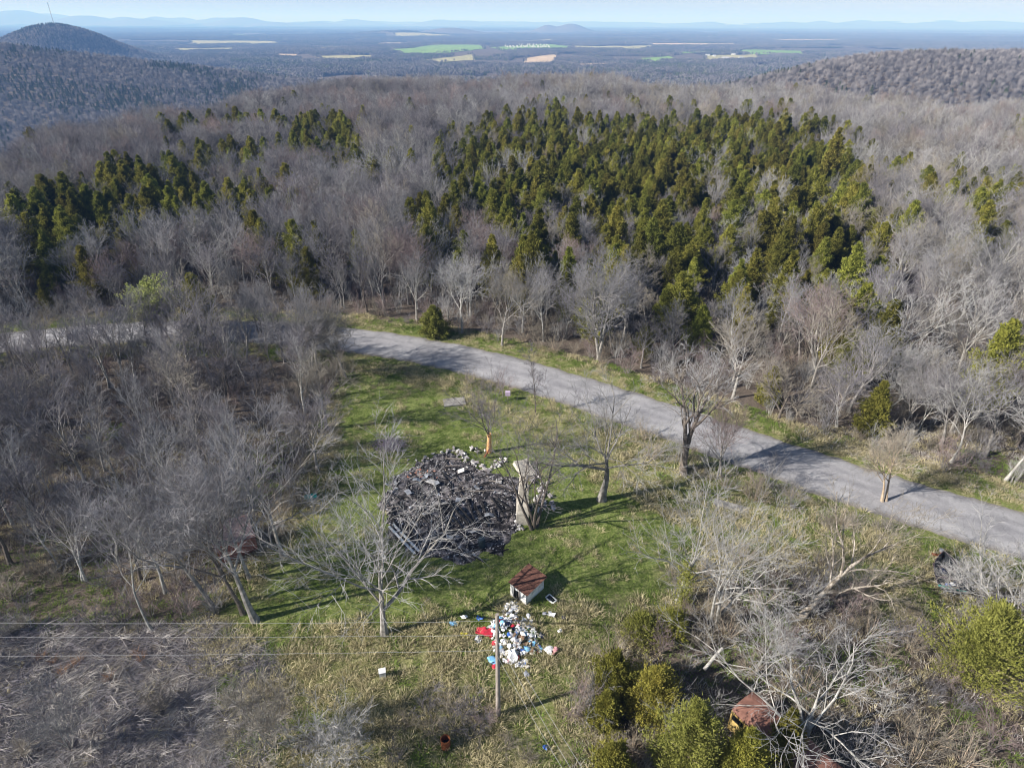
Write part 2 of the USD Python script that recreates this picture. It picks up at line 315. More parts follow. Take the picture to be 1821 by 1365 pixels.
def build_ground():
    az = np.concatenate([np.linspace(-180, -50, 40, endpoint=False), np.linspace(-50, 50, 330, endpoint=False), np.linspace(50, 180, 40)])
    rr = [0.0, 6, 10, 14, 17]
    while rr[-1] < 62000:
        r = rr[-1]
        rr.append(r + (0.3 if r < 70 else max(0.3, 0.0045 * r) if r < 200 else min(0.022 * r, 600)))
    rr = np.array(rr); A, R = np.meshgrid(np.radians(az), rr)
    X, Y = (R * np.sin(A)).ravel(), (R * np.cos(A)).ravel()
    Z = hgt(X, Y)
    v = np.stack([X, Y, Z], 1); nr, na = len(rr), len(az)
    i, j = np.meshgrid(np.arange(nr - 1), np.arange(na - 1), indexing='ij')
    a = (i * na + j).ravel(); f = np.vstack([np.stack([a, a + na, a + na + 1], 1), np.stack([a, a + na + 1, a + 1], 1)])
    zone = np.zeros((len(v), 3))
    m = R.ravel() < 140
    x, y = X[m], Y[m]
    wob = (meshkit.fbm(np.stack([x / 4, y / 4, 0 * x], -1), 3, 21) - 0.5) * 6
    pts = shapely.points(x, y)
    def inside(poly, soft):
        d = shapely.distance(pts, poly.exterior) * np.where(shapely.contains_xy(poly, x, y), 1, -1)
        return smooth(-soft, soft, d + wob)
    g, dl, cl, st = inside(GREEN, 2.0), inside(DRYLAWN, 1.5), inside(CLEARING, 2.0), inside(STRAW, 2.0)
    rd = road_dist(x, y)
    verge = 1 - smooth(ROAD_HALF + 2.2, ROAD_HALF + 4.5, rd + 0.4 * wob)
    green = np.maximum(g * (1 - 0.8 * dl), verge * 0.62)
    green = np.maximum(green, 0.50 * cl); green = np.clip(green * (0.62 + 0.75 * (meshkit.fbm(np.stack([x / 7, y / 4, 0 * x], -1), 3, 23))), 0, 0.85)
    dry = np.maximum(np.maximum(cl, dl), verge)
    zone[m, 0], zone[m, 1], zone[m, 2] = green, dry, st
    g = usdkit.mesh(stage, '/World/ground', (v, f), M_ground, smooth=True)
    UsdGeom.PrimvarsAPI(g).CreatePrimvar('zone', Sdf.ValueTypeNames.Color3fArray, 'vertex').Set(Vt.Vec3fArray.FromNumpy(zone.astype(np.float32)))
    tag(g, 'rolling ground of lawn, dry grass and leaf litter', 'ground', kind='structure')

M_ground = usdkit.material(stage, '/World/Looks/ground_look', {
    'g': ('geometry', {}), 'a': ('attribute', {'attribute': 'zone'}), 's': ('separate_color', {'color_type': 'rgb'}),
    'n1': ('noise_texture', {'scale': 0.8, 'detail': 8, 'roughness': 0.68}), 'n2': ('noise_texture', {'scale': 5.0, 'detail': 5, 'roughness': 0.7}),
    'litter': ('rgb_ramp', {'ramp': [(0.3, (0.055, 0.044, 0.038)), (0.5, (0.115, 0.092, 0.075)), (0.72, (0.19, 0.158, 0.13))]}),
    'dry': ('rgb_ramp', {'ramp': [(0.3, (0.12, 0.115, 0.05)), (0.5, (0.25, 0.215, 0.115)), (0.72, (0.40, 0.34, 0.22))]}),
    'green': ('rgb_ramp', {'ramp': [(0.3, (0.045, 0.074, 0.013)), (0.5, (0.105, 0.15, 0.032)), (0.72, (0.27, 0.26, 0.11))]}),
    'straw': ('rgb_ramp', {'ramp': [(0.3, (0.10, 0.085, 0.07)), (0.5, (0.22, 0.19, 0.165)), (0.72, (0.36, 0.325, 0.29))]}),
    'ga': ('math', {'math_type': 'subtract'}), 'gb': ('math', {'math_type': 'multiply_add', 'value2': 4.2}), 'gc': ('math', {'math_type': 'multiply_add', 'value2': 1.0, 'use_clamp': True}),
    'm1': ('mix', {}), 'm2': ('mix', {}), 'm3': ('mix', {}),
    'b': ('bump', {'distance': 0.12, 'strength': 0.8}), 'p': ('principled_bsdf', {'roughness': 0.95, 'specular_ior_level': 0.1})},
    [('g.position', 'n1.vector'), ('g.position', 'n2.vector'), ('a.color', 's.color'), ('n2.fac', 'litter.fac'), ('n2.fac', 'dry.fac'), ('n2.fac', 'green.fac'), ('n2.fac', 'straw.fac'),
     ('n1.fac', 'ga.value1'), ('ga.value', 'gb.value1'), ('s.r', 'gb.value3'), ('gb.value', 'gc.value1'),
     ('s.g', 'm1.fac'), ('litter.color', 'm1.color1'), ('dry.color', 'm1.color2'),
     ('s.b', 'm2.fac'), ('m1.color', 'm2.color1'), ('straw.color', 'm2.color2'),
     ('s.r', 'm3.fac'), ('m2.color', 'm3.color1'), ('green.color', 'm3.color2'),
     ('m3.color', 'p.base_color'), ('n2.fac', 'b.height'), ('b.normal', 'p.normal')], surface='p.BSDF')
build_ground()

def build_road():
    global ROAD_G
    t = np.gradient(ROAD, axis=0); t /= np.linalg.norm(t, axis=1, keepdims=True); nrm = np.stack([-t[:, 1], t[:, 0]], 1)
    s = np.arange(len(ROAD))
    rg = np.random.default_rng(3)
    def edge(): return ROAD_HALF + np.convolve(rg.normal(0, 0.26, len(ROAD) + 4), np.ones(5) / 5, 'valid')
    el, er = edge(), edge()
    off = np.stack([-el - 0.15, -el, -el * 0.5, 0 * el, er * 0.5, er, er + 0.15], 1)
    zz = np.array([-0.03, 0.045, 0.08, 0.10, 0.08, 0.045, -0.03])
    P = ROAD[:, None, :] + off[:, :, None] * nrm[:, None, :]
    base = hgt(ROAD[:, 0], ROAD[:, 1])
    v = np.concatenate([P, (base[:, None] + zz[None])[..., None]], -1).reshape(-1, 3)
    n = 7; i, j = np.meshgrid(np.arange(len(ROAD) - 1), np.arange(n - 1), indexing='ij'); a = (i * n + j).ravel()
    f = np.vstack([np.stack([a, a + n, a + n + 1], 1), np.stack([a, a + n + 1, a + 1], 1)])[:, ::-1]
    g = obj('road', (v, f), M['asphalt'], smooth=True, kind='structure', label='grey two lane country road curving through the woods', cat='road')
    lane = np.zeros((len(v), 3)); lane[:, 0] = np.tile(np.array([0, 0.03, 0.25, 0.5, 0.75, 0.97, 1.0]), len(ROAD))
    UsdGeom.PrimvarsAPI(g).CreatePrimvar('lane', Sdf.ValueTypeNames.Color3fArray, 'vertex').Set(Vt.Vec3fArray.FromNumpy(lane.astype(np.float32)))
build_road()

for (pxs, mname, lab), poly in zip(FIELDS, FIELD_POLY):
    tri = shapely.delaunay_triangles(shapely.segmentize(poly, 60))
    pts = np.array(shapely.get_coordinates(shapely.segmentize(poly, 60)))
    b = poly.bounds; gx, gy = np.meshgrid(np.linspace(b[0], b[2], 24), np.linspace(b[1], b[3], 24)); k = shapely.contains_xy(poly, gx.ravel(), gy.ravel())
    pts = np.unique(np.vstack([pts, np.stack([gx.ravel()[k], gy.ravel()[k]], 1)]).round(2), axis=0)
    from scipy.spatial import Delaunay
    f = Delaunay(pts).simplices
    c = pts[f].mean(1); f = f[shapely.contains_xy(poly, c[:, 0], c[:, 1])]
    z = hgt(pts[:, 0], pts[:, 1]) + 1.2
    obj('field', (np.column_stack([pts, z]), f), M[mname], kind='structure', label=lab, cat='field')

# ---------------------------------------------------------------- haze
hz = trimesh.creation.box([140000, 140000, 1]); hz.vertices[:, 2] = np.where(hz.vertices[:, 2] > 0, 420.0, -260.0)
M_haze = usdkit.material(stage, '/World/Looks/haze_air', {'v': ('principled_volume', {'color': (0.22, 0.45, 1.0), 'density': 1.3e-4, 'absorption_color': (0.75, 0.75, 0.75), 'anisotropy': 0.0})}, [], volume='v.volume')
obj('haze', hz, M_haze, kind='stuff', label='thin blue haze over the far valley', cat='haze')

# ---------------------------------------------------------------- plant builders
def tubes(P, R, s, cap=False):
    P, R = np.asarray(P, float), np.asarray(R, float)
    N, n, _ = P.shape
    T = np.gradient(P, axis=1); T /= np.linalg.norm(T, axis=2, keepdims=True) + 1e-9
    ref = np.where(np.abs(T[..., 2:3]) < 0.9, [0, 0, 1.0], [1.0, 0, 0])
    a = np.cross(T, ref); a /= np.linalg.norm(a, axis=2, keepdims=True) + 1e-9; b = np.cross(T, a)
    th = np.arange(s) * 2 * np.pi / s
    v = P[:, :, None] + R[:, :, None, None] * (np.cos(th)[:, None] * a[:, :, None] + np.sin(th)[:, None] * b[:, :, None])
    k, i, j = np.meshgrid(np.arange(N), np.arange(n - 1), np.arange(s), indexing='ij')
    o = k * n * s; q0, q1, q2, q3 = o + i * s + j, o + i * s + (j + 1) % s, o + (i + 1) * s + (j + 1) % s, o + (i + 1) * s + j
    f = np.concatenate([np.stack([q0, q1, q2], -1).reshape(-1, 3), np.stack([q0, q2, q3], -1).reshape(-1, 3)])
    v = v.reshape(-1, 3)
    if cap:
        for m in range(N):
            base = m * n * s + (n - 1) * s
            f = np.vstack([f, [[base, base + j, base + j + 1] for j in range(1, s - 1)]])
    return v, f

def spikes(P0, P1, R):
    d = P1 - P0; d = d / (np.linalg.norm(d, axis=1, keepdims=True) + 1e-9)
    a = np.cross(d, np.where(np.abs(d[:, 2:]) < 0.9, [0, 0, 1.0], [1.0, 0, 0])); a /= np.linalg.norm(a, axis=1, keepdims=True) + 1e-9; b = np.cross(d, a)
    th = np.arange(3) * 2 * np.pi / 3
    ring = P0[:, None] + np.asarray(R)[:, None, None] * (np.cos(th)[None, :, None] * a[:, None] + np.sin(th)[None, :, None] * b[:, None])
    v = np.concatenate([ring, P1[:, None]], 1).reshape(-1, 3); o = np.arange(len(P0))[:, None] * 4
    f = np.concatenate([o + [0, 1, 3], o + [1, 2, 3], o + [2, 0, 3]])
    return v, f

def join(parts):
    vs, fs, n = [], [], 0
    for v, f in parts:
        vs.append(v); fs.append(np.asarray(f) + n); n += len(v)
    return np.vstack(vs), np.vstack(fs)

def unit(v):
    return v / (np.linalg.norm(v, axis=-1, keepdims=True) + 1e-9)

def polylines(rg, p0, d, length, n, wob, up, bend=0.0):
    N = len(p0); P = np.zeros((N, n, 3)); P[:, 0] = p0; d = d.copy(); step = (length / (n - 1))[:, None]
    for k in range(1, n):
        P[:, k] = P[:, k - 1] + d * step
        d = unit(d + rg.normal(0, wob, (N, 3)) + np.array([0, 0, up]))
    return P

def grow(rg, H=14.0, trunk_frac=0.75, trunk_r=None, lean=(0, 0), limbs=9, limb_t=(0.35, 1.0), limb_ang=40, limb_len=0.45, n2=7, n3=7, n4=6, stems=1, up=0.10, wob=0.12, twig_r=0.011, r_scale=1.0, stem_spread=0.12, len4=0.42):
    trunk_r = trunk_r or H * 0.0135
    trunk_r *= r_scale
    az = rg.uniform(0, 2 * np.pi, stems) + np.arange(stems) * 2.4
    d0 = unit(np.stack([np.cos(az) * stem_spread * (stems > 1) + lean[0], np.sin(az) * stem_spread * (stems > 1) + lean[1], np.ones(stems)], 1) + rg.normal(0, 0.03, (stems, 3)))
    L0 = np.full(stems, H * trunk_frac) * rg.uniform(0.85, 1.05, stems)
    p0 = np.zeros((stems, 3)); p0[:, :2] = rg.normal(0, trunk_r * 0.9 * (stems > 1), (stems, 2)); p0[:, 2] = -0.25
    P = polylines(rg, p0, d0, L0, 9, wob * 0.45, 0.04)
    t = np.linspace(0, 1, 9)
    R = trunk_r * (1 - 0.87 * t)[None] * np.ones((stems, 1)); R[:, 0] *= 1.45; R[:, 1] *= 1.08
    if stems > 1: R *= 0.75
    out = [tubes(P, R, 7, True)]; levels = [(P, R, L0)]
    specs = [(limbs, limb_t, limb_ang, limb_len, 6, 5), (n2, (0.2, 1.0), 42, 0.52, 4, 4), (n3, (0.15, 1.0), 40, 0.50, 3, 3)]
    lim = None
    for k, (nc, tr, ang, lr, npts, sides) in enumerate(specs):
        Pp, Rp, Lp = levels[-1]; N, n, _ = Pp.shape
        tt = tr[0] + (tr[1] - tr[0]) * ((np.arange(nc) + rg.uniform(0.1, 0.9, (N, nc))) / nc)
        tt = np.clip(tt, 0.02, 0.995)
        fi = tt * (n - 1); i0 = np.minimum(fi.astype(int), n - 2); fr = (fi - i0)[..., None]
        rows = np.arange(N)[:, None]
        s = Pp[rows, i0] * (1 - fr) + Pp[rows, i0 + 1] * fr
        dd = unit(Pp[rows, i0 + 1] - Pp[rows, i0])
        rr = (Rp[rows, i0] * (1 - fr[..., 0]) + Rp[rows, i0 + 1] * fr[..., 0])
        ph = (np.arange(nc) * 2.4)[None] + rg.uniform(0, 6.28, (N, 1)) + rg.normal(0, 0.4, (N, nc))
        ref = np.where(np.abs(dd[..., 2:]) < 0.9, [0, 0, 1.0], [1.0, 0, 0]); a = unit(np.cross(dd, ref)); b = np.cross(dd, a)
        an = np.radians(ang + rg.normal(0, 9, (N, nc)))[..., None] * (1 - 0.35 * (tt[..., None] > 0.9))
        nd = dd * np.cos(an) + (a * np.cos(ph)[..., None] + b * np.sin(ph)[..., None]) * np.sin(an)
        nd = unit(nd + np.array([0, 0, up * (1.3 - 0.3 * k)]))
        L = (H * lr if k == 0 else Lp[:, None] * lr) * (1.15 - 0.55 * tt) * rg.uniform(0.7, 1.25, (N, nc))
        r = np.minimum(rr * rg.uniform(0.5, 0.75, (N, nc)), rr * 0.8)
        Q = polylines(rg, s.reshape(-1, 3), nd.reshape(-1, 3), L.ravel(), npts, wob * (1 + 0.25 * k), up * 0.5)
        RR = np.maximum(r.ravel()[:, None] * (1 - 0.75 * np.linspace(0, 1, npts))[None], twig_r * 0.8)
        levels.append((Q, RR, L.ravel()))
        if k < 2: out.append(tubes(Q, RR, sides))
    twigs = [tubes(*levels[-1][:2], 3)]
    for P3, L3, m in ((levels[3][0], levels[3][2], n4), (levels[2][0], levels[2][2] * 0.5, 5)):
        N, n, _ = P3.shape; m = max(m, 1)
        tt = rg.uniform(0.15, 1.0, (N, m)); fi = tt * (n - 1); i0 = np.minimum(fi.astype(int), n - 2); fr = (fi - i0)[..., None]; rows = np.arange(N)[:, None]
        s = (P3[rows, i0] * (1 - fr) + P3[rows, i0 + 1] * fr).reshape(-1, 3); dd = unit(P3[rows, i0 + 1] - P3[rows, i0]).reshape(-1, 3)
        nd = unit(dd + rg.normal(0, 0.5, dd.shape) + [0, 0, 0.12])
        L = np.repeat(L3, m) * rg.uniform(0.5, 1.1, N * m) * (len4 / 0.42) * 0.75
        twigs.append(spikes(s, s + nd * L[:, None], np.full(len(s), twig_r)))
    wood, tw = join(out), join(twigs)
    top = max(wood[0][:, 2].max(), tw[0][:, 2].max()); k = H / top
    return (wood[0] * k, wood[1]), (tw[0] * k, tw[1])

def cedar(rg, H=10.0, R=2.3, nb=95, per=75, blade=(0.36, 0.10), droop=0.0, loose=0.0, lo=0.06, rag=0.0):
    tz = np.sort(lo + (0.99 - lo) * rg.uniform(0, 1, nb) ** 0.85); az = np.arange(nb) * 2.39996 + rg.normal(0, 0.3, nb)
    prof = np.minimum(1.0, (1 - tz) ** 0.75 * 1.35 + 0.03) * (0.72 + 0.28 * np.minimum(1, tz / 0.18))
    lump = 0.55 - 0.2 * rag + (0.65 + 0.5 * rag) * rg.uniform(0, 1, nb) ** 1.3
    L = R * prof * lump + 0.15
    upa = np.radians(22 + 38 * tz + rg.normal(0, 8, nb)) - droop
    d = np.stack([np.cos(az) * np.cos(upa), np.sin(az) * np.cos(upa), np.sin(upa)], 1)
    z0 = H * tz - L * np.sin(upa) * 0.55
    s = np.stack([0 * az, 0 * az, np.maximum(z0, 0.1)], 1)
    t = 0.25 + 0.78 * rg.uniform(0, 1, (nb, per)) ** 0.7
    w = 0.16 + 0.30 * np.sin(np.pi * np.clip(t, 0, 1)) * (0.6 + loose)
    off = rg.normal(0, 1, (nb, per, 3)) * (w * np.minimum(L, 1.6)[:, None] * 0.55)[..., None]
    p = s[:, None] + d[:, None] * (L[:, None] * t)[..., None] + off
    p = p.reshape(-1, 3); p[:, 2] = np.maximum(p[:, 2], 0.05)
    bd = unit(np.repeat(d, per, 0) * 0.8 + rg.normal(0, 0.55, p.shape) + [0, 0, 0.35])
    sd = unit(np.cross(bd, rg.normal(0, 1, p.shape)))
    ln = blade[0] * rg.uniform(0.6, 1.3, len(p))[:, None]; wd = blade[1] * rg.uniform(0.7, 1.3, len(p))[:, None]
    v = np.stack([p - sd * wd, p + sd * wd, p + bd * ln], 1).reshape(-1, 3); f = np.arange(len(v)).reshape(-1, 3)
    tp = np.linspace(0, 1, 6); P = np.stack([0.06 * np.sin(tp * 5), 0.06 * np.cos(tp * 4), tp * H * 0.96 - 0.2], 1)[None]
    limb = tubes(np.stack([s, s + d * (L * 0.9)[:, None]], 1), np.stack([0.02 + 0 * L, 0.008 + 0 * L], 1), 3)
    trunk = join([tubes(P, (H * 0.016 * (1 - 0.85 * tp))[None], 6), limb])
    return trunk, (v, f)

def shrub(rg, H=2.6, stems=9, spread=0.55, n2=6, n3=5, r=0.018):
    az = rg.uniform(0, 6.28, stems); lean = rg.uniform(0.1, spread, stems)
    d = unit(np.stack([np.cos(az) * lean, np.sin(az) * lean, np.ones(stems)], 1)); L = H * rg.uniform(0.6, 1.1, stems)
    p0 = np.stack([np.cos(az) * 0.25, np.sin(az) * 0.25, np.full(stems, -0.1)], 1) * rg.uniform(0.3, 1, (stems, 1))
    P = polylines(rg, p0, d, L, 5, 0.16, -0.01); R = r * (1 - 0.7 * np.linspace(0, 1, 5))[None] * rg.uniform(0.7, 1.3, (stems, 1))
    stem = tubes(P, R, 4)
    def kids(P3, L3, m, f):
        N, n, _ = P3.shape; tt = rg.uniform(0.2, 1.0, (N, m)); fi = tt * (n - 1); i0 = np.minimum(fi.astype(int), n - 2); fr = (fi - i0)[..., None]; rows = np.arange(N)[:, None]
        s = (P3[rows, i0] * (1 - fr) + P3[rows, i0 + 1] * fr).reshape(-1, 3); dd = unit(P3[rows, i0 + 1] - P3[rows, i0]).reshape(-1, 3)
        nd = unit(dd + rg.normal(0, 0.6, dd.shape) + [0, 0, 0.1]); return s, nd, np.repeat(L3, m) * rg.uniform(0.4, 1, N * m) * f
    s, nd, L2 = kids(P, L, n2, 0.5); Q = polylines(rg, s, nd, L2, 3, 0.2, 0.0)
    tw = [tubes(Q, np.full((len(Q), 3), r * 0.42) * [1, 0.8, 0.5], 3)]
    s, nd, L3 = kids(Q, L2, n3, 0.55); tw.append(spikes(s, s + nd * L3[:, None], np.full(len(s), r * 0.38)))
    return stem, join(tw)

RG = np.random.default_rng(11)

# forest kinds, each with its parts
BARE = []   # (class, height, colour word)
for k, (bark, twig, word) in enumerate([('bark_pale', 'twig_grey', 'pale grey'), ('bark_grey', 'twig_mauve', 'mauve grey'), ('bark_grey', 'twig_grey', 'grey'), ('bark_pale', 'twig_mauve', 'pale barked'),
                                        ('bark_grey', 'twig_tan', 'tan twigged'), ('bark_dark', 'twig_mauve', 'dark stemmed'), ('bark_pale', 'twig_pale', 'whitish'), ('bark_grey', 'twig_red', 'reddish twigged')]):
    c = klass('bare_tree_form')
    shape = [dict(trunk_frac=0.8, limbs=11, limb_ang=36), dict(trunk_frac=0.72, limbs=10, limb_ang=42, limb_len=0.48), dict(trunk_frac=0.5, limbs=8, limb_t=(0.5, 1.0), limb_ang=34, limb_len=0.6),
             dict(trunk_frac=0.6, limbs=7, limb_t=(0.45, 1.0), limb_ang=38, limb_len=0.58, stems=2), dict(trunk_frac=0.7, limbs=9, limb_ang=45), dict(trunk_frac=0.78, limbs=10, limb_ang=33),
             dict(trunk_frac=0.55, limbs=8, limb_t=(0.4, 1.0), limb_ang=42, limb_len=0.62, wob=0.19, n2=6, n3=5), dict(trunk_frac=0.5, limbs=9, limb_t=(0.4, 1.0), limb_ang=40, limb_len=0.55, stems=2)][k]
    wood, tw = grow(np.random.default_rng(100 + k), H=14.0, twig_r=0.012, n4=4, up=0.14, r_scale=1.25, **shape)
    obj('trunk', wood, M[bark], c, smooth=50); obj('twigs', tw, M[twig], c)
    BARE.append((c, 14.0, word))
CEDAR = []
for k in range(6):
    c = klass('cedar_form'); rg = np.random.default_rng(200 + k)
    tr, fo = cedar(rg, H=10.0, R=[2.7, 2.1, 3.2, 2.8, 2.3, 3.4][k], nb=[115, 100, 130, 110, 105, 130][k], per=150, blade=(0.27, 0.066))
    obj('trunk', tr, M['bark_tan'], c); obj('foliage', fo, M['cedar'], c)
    CEDAR.append((c, 10.0))
FINE = []
for k in range(3):
    c = klass('fine_cedar_form'); rg = np.random.default_rng(230 + k)
    tr, fo = cedar(rg, H=5.0, R=[1.7, 1.9, 1.5][k], nb=120, per=190, blade=(0.17, 0.035), lo=0.03)
    obj('trunk', tr, M['bark_tan'], c); obj('foliage', fo, M['cedar'], c); FINE.append((c, 5.0))
SHRUB = []
for k, (a, b) in enumerate([('bark_grey', 'twig_grey'), ('bark_dark', 'twig_mauve'), ('bark_tan', 'twig_tan'), ('bark_grey', 'twig_red'), ('bark_pale', 'twig_pale'), ('bark_dark', 'twig_tan')]):
    c = klass('shrub_form'); rg = np.random.default_rng(300 + k)
    st, tw = shrub(rg, H=[2.6, 2.2, 2.0, 2.4, 3.2, 1.8][k], stems=[12, 16, 20, 14, 9, 22][k], spread=[0.5, 0.8, 0.9, 0.6, 0.45, 1.0][k], n2=8, n3=6)
    obj('stems', st, M[a], c); obj('twigs', tw, M[b], c); SHRUB.append((c, ['grey', 'dark', 'tan', 'reddish', 'pale', 'straw coloured'][k]))

def far_bare(rg, H=13.0):
    wood, tw = grow(rg, H=H, trunk_frac=0.6, limbs=7, limb_ang=40, limb_len=0.55, n2=5, n3=4, n4=2, twig_r=0.05)
    return wood, tw
FARB, FARC = [], []
for k in range(4):
    c = klass('distant_bare_form'); rg = np.random.default_rng(400 + k)
    n = 300; az = rg.uniform(0, 6.28, n); rad = 4.4 * np.sqrt(rg.uniform(0, 1, n)) * (1 + 0.25 * np.sin(3 * az + k)); zt = 13 - 0.14 * rad ** 2 - rg.uniform(0, 3.4, n) ** 1.5
    P1 = np.stack([np.cos(az) * rad, np.sin(az) * rad, zt], 1); P0 = P1 * [0.45, 0.45, 0.62] + rg.normal(0, 0.4, P1.shape)
    tz = np.linspace(0, 1, 4)
    obj('twigs', spikes(P0, P1 + rg.normal(0, 0.5, P1.shape), rg.uniform(0.035, 0.085, n)), M['bare_far'], c)
    obj('trunk', tubes(np.stack([0 * tz, 0 * tz, tz * 9], 1)[None], (0.22 * (1 - 0.6 * tz))[None], 4), M['bark_grey'], c); FARB.append(c)
for k in range(3):
    c = klass('distant_cedar_form'); rg = np.random.default_rng(420 + k)
    tr, fo = cedar(rg, H=10, R=2.6, nb=40, per=9, blade=(0.9, 0.32)); obj('foliage', fo, M['cedar_far'], c); obj('trunk', tubes(np.array([[[0, 0, -0.3], [0, 0, 3.0]]]), np.array([[0.2, 0.15]]), 4), M['bark_dark'], c); FARC.append(c)

def patch(rg, size, n, h, w, nt, evergreen):
    vb, ve = [], []
    for _ in range(n):
        x, y = rg.uniform(-size / 2, size / 2, 2); s = rg.uniform(0.7, 1.25)
        az = rg.uniform(0, 6.28, nt); rad = w * s * np.sqrt(rg.uniform(0, 1, nt)); z = h * s * (0.55 + 0.45 * rg.uniform(0, 1, nt)) * (1 - 0.35 * (rad / (w * s)) ** 2)
        c = np.stack([x + np.cos(az) * rad, y + np.sin(az) * rad, z], 1)
        d = unit(rg.normal(0, 1, (nt, 3)) + [0, 0, 0.9]); e = unit(np.cross(d, rg.normal(0, 1, (nt, 3)))); q = w * 0.42
        t = np.stack([c - e * q * 0.6, c + e * q * 0.6, c + d * q * 1.5], 1)
        base = np.stack([[x - w * 0.5, y, 0], [x + w * 0.5, y, 0], [x, y, h * 0.8 * s]])[None]
        (ve if rg.uniform() < evergreen else vb).append(np.concatenate([t, base]).reshape(-1, 3))
    return [np.concatenate(v) if v else None for v in (vb, ve)]

def patch_class(name, seed, size, n, h, w, nt, ev):
    c = klass(name); b, e = patch(np.random.default_rng(seed), size, n, h, w, nt, ev)
    for v, m, nm in ((b, 'wood_far', 'bare_crowns'), (e, 'cedar_far', 'evergreen_crowns')):
        if v is not None: obj(nm, (v, np.arange(len(v)).reshape(-1, 3)), M[m], c)
    return c
#@MID
# ---------------------------------------------------------------- named trees round the clearing
TREE_SPOTS = []
def yard_tree(px, py, top, label, bark, twig, seed, name='bare_tree', trunk_mat=None, cat='bare tree', **kw):
    b = at(px, py); b[2] = h1(b[0], b[1])
    H = float(at_y(px, top, b[1])[2] - b[2])
    t = thing(name, label, cat, b)
    rg = np.random.default_rng(seed)
    args = dict(trunk_frac=0.5, limbs=8, limb_t=(0.45, 1.0), limb_ang=40, limb_len=0.55, n2=8, n3=7, n4=5, twig_r=0.009); args.update(kw)
    wood, tw = grow(rg, H=H, **args)
    obj('trunk', wood, M[trunk_mat or bark], t, smooth=50); obj('twigs', tw, M[twig], t)
    TREE_SPOTS.append(b[:2]); return t, b, H

yard_tree(684, 1127, 782, 'large wide spreading bare tree on the lawn left of the trash heap', 'bark_grey', 'twig_pale', 1, trunk_frac=0.40, limbs=9, limb_t=(0.3, 1.0), limb_ang=44, limb_len=0.56, trunk_r=0.24, wob=0.14, n4=4, lean=(-0.03, 0.0))
yard_tree(455, 1103, 800, 'forked bare tree leaning left at the lower left edge of the lawn', 'bark_grey', 'twig_grey', 2, trunk_frac=0.55, limbs=8, limb_ang=36, lean=(-0.16, 0.03), trunk_r=0.25)
yard_tree(384, 1083, 772, 'tall bare tree leaning left beside the straw patch', 'bark_grey', 'twig_grey', 3, trunk_frac=0.6, limbs=9, limb_ang=42, lean=(-0.26, 0.05), trunk_r=0.21)
yard_tree(504, 990, 722, 'bare tree with grey trunk beside the old red shed', 'bark_grey', 'twig_grey', 4, trunk_frac=0.5, limbs=9, limb_ang=44, lean=(-0.1, 0), trunk_r=0.18)
yard_tree(433, 1092, 830, 'dark bare tree close behind the forked leaning one at the lawn edge', 'bark_dark', 'twig_grey', 41, trunk_frac=0.7, limbs=9, limb_ang=36, lean=(-0.10, 0), trunk_r=0.2)
yard_tree(398, 1028, 800, 'dark bare tree at the left lawn edge behind the pair of leaning ones', 'bark_dark', 'twig_mauve', 42, trunk_frac=0.7, limbs=9, limb_ang=36, lean=(-0.12, 0), trunk_r=0.2)
yard_tree(445, 1030, 790, 'grey bare tree left of the old red shed at the lawn edge', 'bark_grey', 'twig_grey', 43, trunk_frac=0.7, limbs=9, limb_ang=36, lean=(-0.12, 0), trunk_r=0.18)
yard_tree(566, 842, 690, 'grey bare tree at the left lawn edge level with the back of the burnt house', 'bark_grey', 'twig_mauve', 44, trunk_frac=0.7, limbs=10, limb_ang=38, trunk_r=0.2)
yard_tree(582, 765, 610, 'grey bare tree at the left lawn edge level with the grey concrete pad', 'bark_grey', 'twig_tan', 45, trunk_frac=0.7, limbs=10, limb_ang=38, trunk_r=0.2)
t5, b5, H5 = yard_tree(870, 803, 640, 'bare tree with orange stripped trunk at the back corner of the burnt house', 'bark_dark', 'twig_mauve', 5, n2=7, n3=5, n4=4, trunk_mat='bark_dark', trunk_frac=0.42, limbs=9, limb_t=(0.5, 1.0), limb_ang=32, limb_len=0.62, trunk_r=0.17)
_t = np.linspace(0, 1, 5)
obj('stripped_bark', tubes(np.stack([0.02 * _t, 0 * _t, -0.1 + 2.5 * _t], 1)[None], (0.30 * (1 - 0.3 * _t))[None], 9), M['bark_orange'], t5, smooth=60, label='orange stripped lower trunk')
yard_tree(953, 936, 690, 'dark many stemmed bare tree standing against the chimney', 'bark_dark', 'twig_mauve', 6, stems=4, n2=5, n3=4, n4=3, stem_spread=0.30, trunk_frac=0.7, limbs=6, limb_t=(0.3, 1.0), limb_ang=36, limb_len=0.42, trunk_r=0.20)
yard_tree(1070, 888, 668, 'thick trunked bare tree on the lawn between chimney and road', 'bark_grey', 'twig_pale', 7, trunk_frac=0.42, limbs=9, limb_t=(0.62, 1.0), limb_ang=52, limb_len=0.60, trunk_r=0.36, wob=0.17, n4=4)
yard_tree(1211, 842, 592, 'tall roadside bare tree with a broken side stub', 'bark_dark', 'twig_pale', 8, stems=2, stem_spread=0.05, trunk_frac=0.68, limbs=9, limb_t=(0.35, 1.0), limb_ang=36, limb_len=0.32, trunk_r=0.36, n2=6, n3=5, n4=3)
yard_tree(1212, 1075, 842, 'pale bare tree with ivy grown trunk right of the lawn', 'bark_pale', 'twig_pale', 9, stems=2, n2=6, n3=5, n4=3, stem_spread=0.12, trunk_frac=0.6, limbs=7, limb_t=(0.3, 1.0), limb_ang=44, limb_len=0.55, trunk_r=0.20, lean=(0.04, 0))
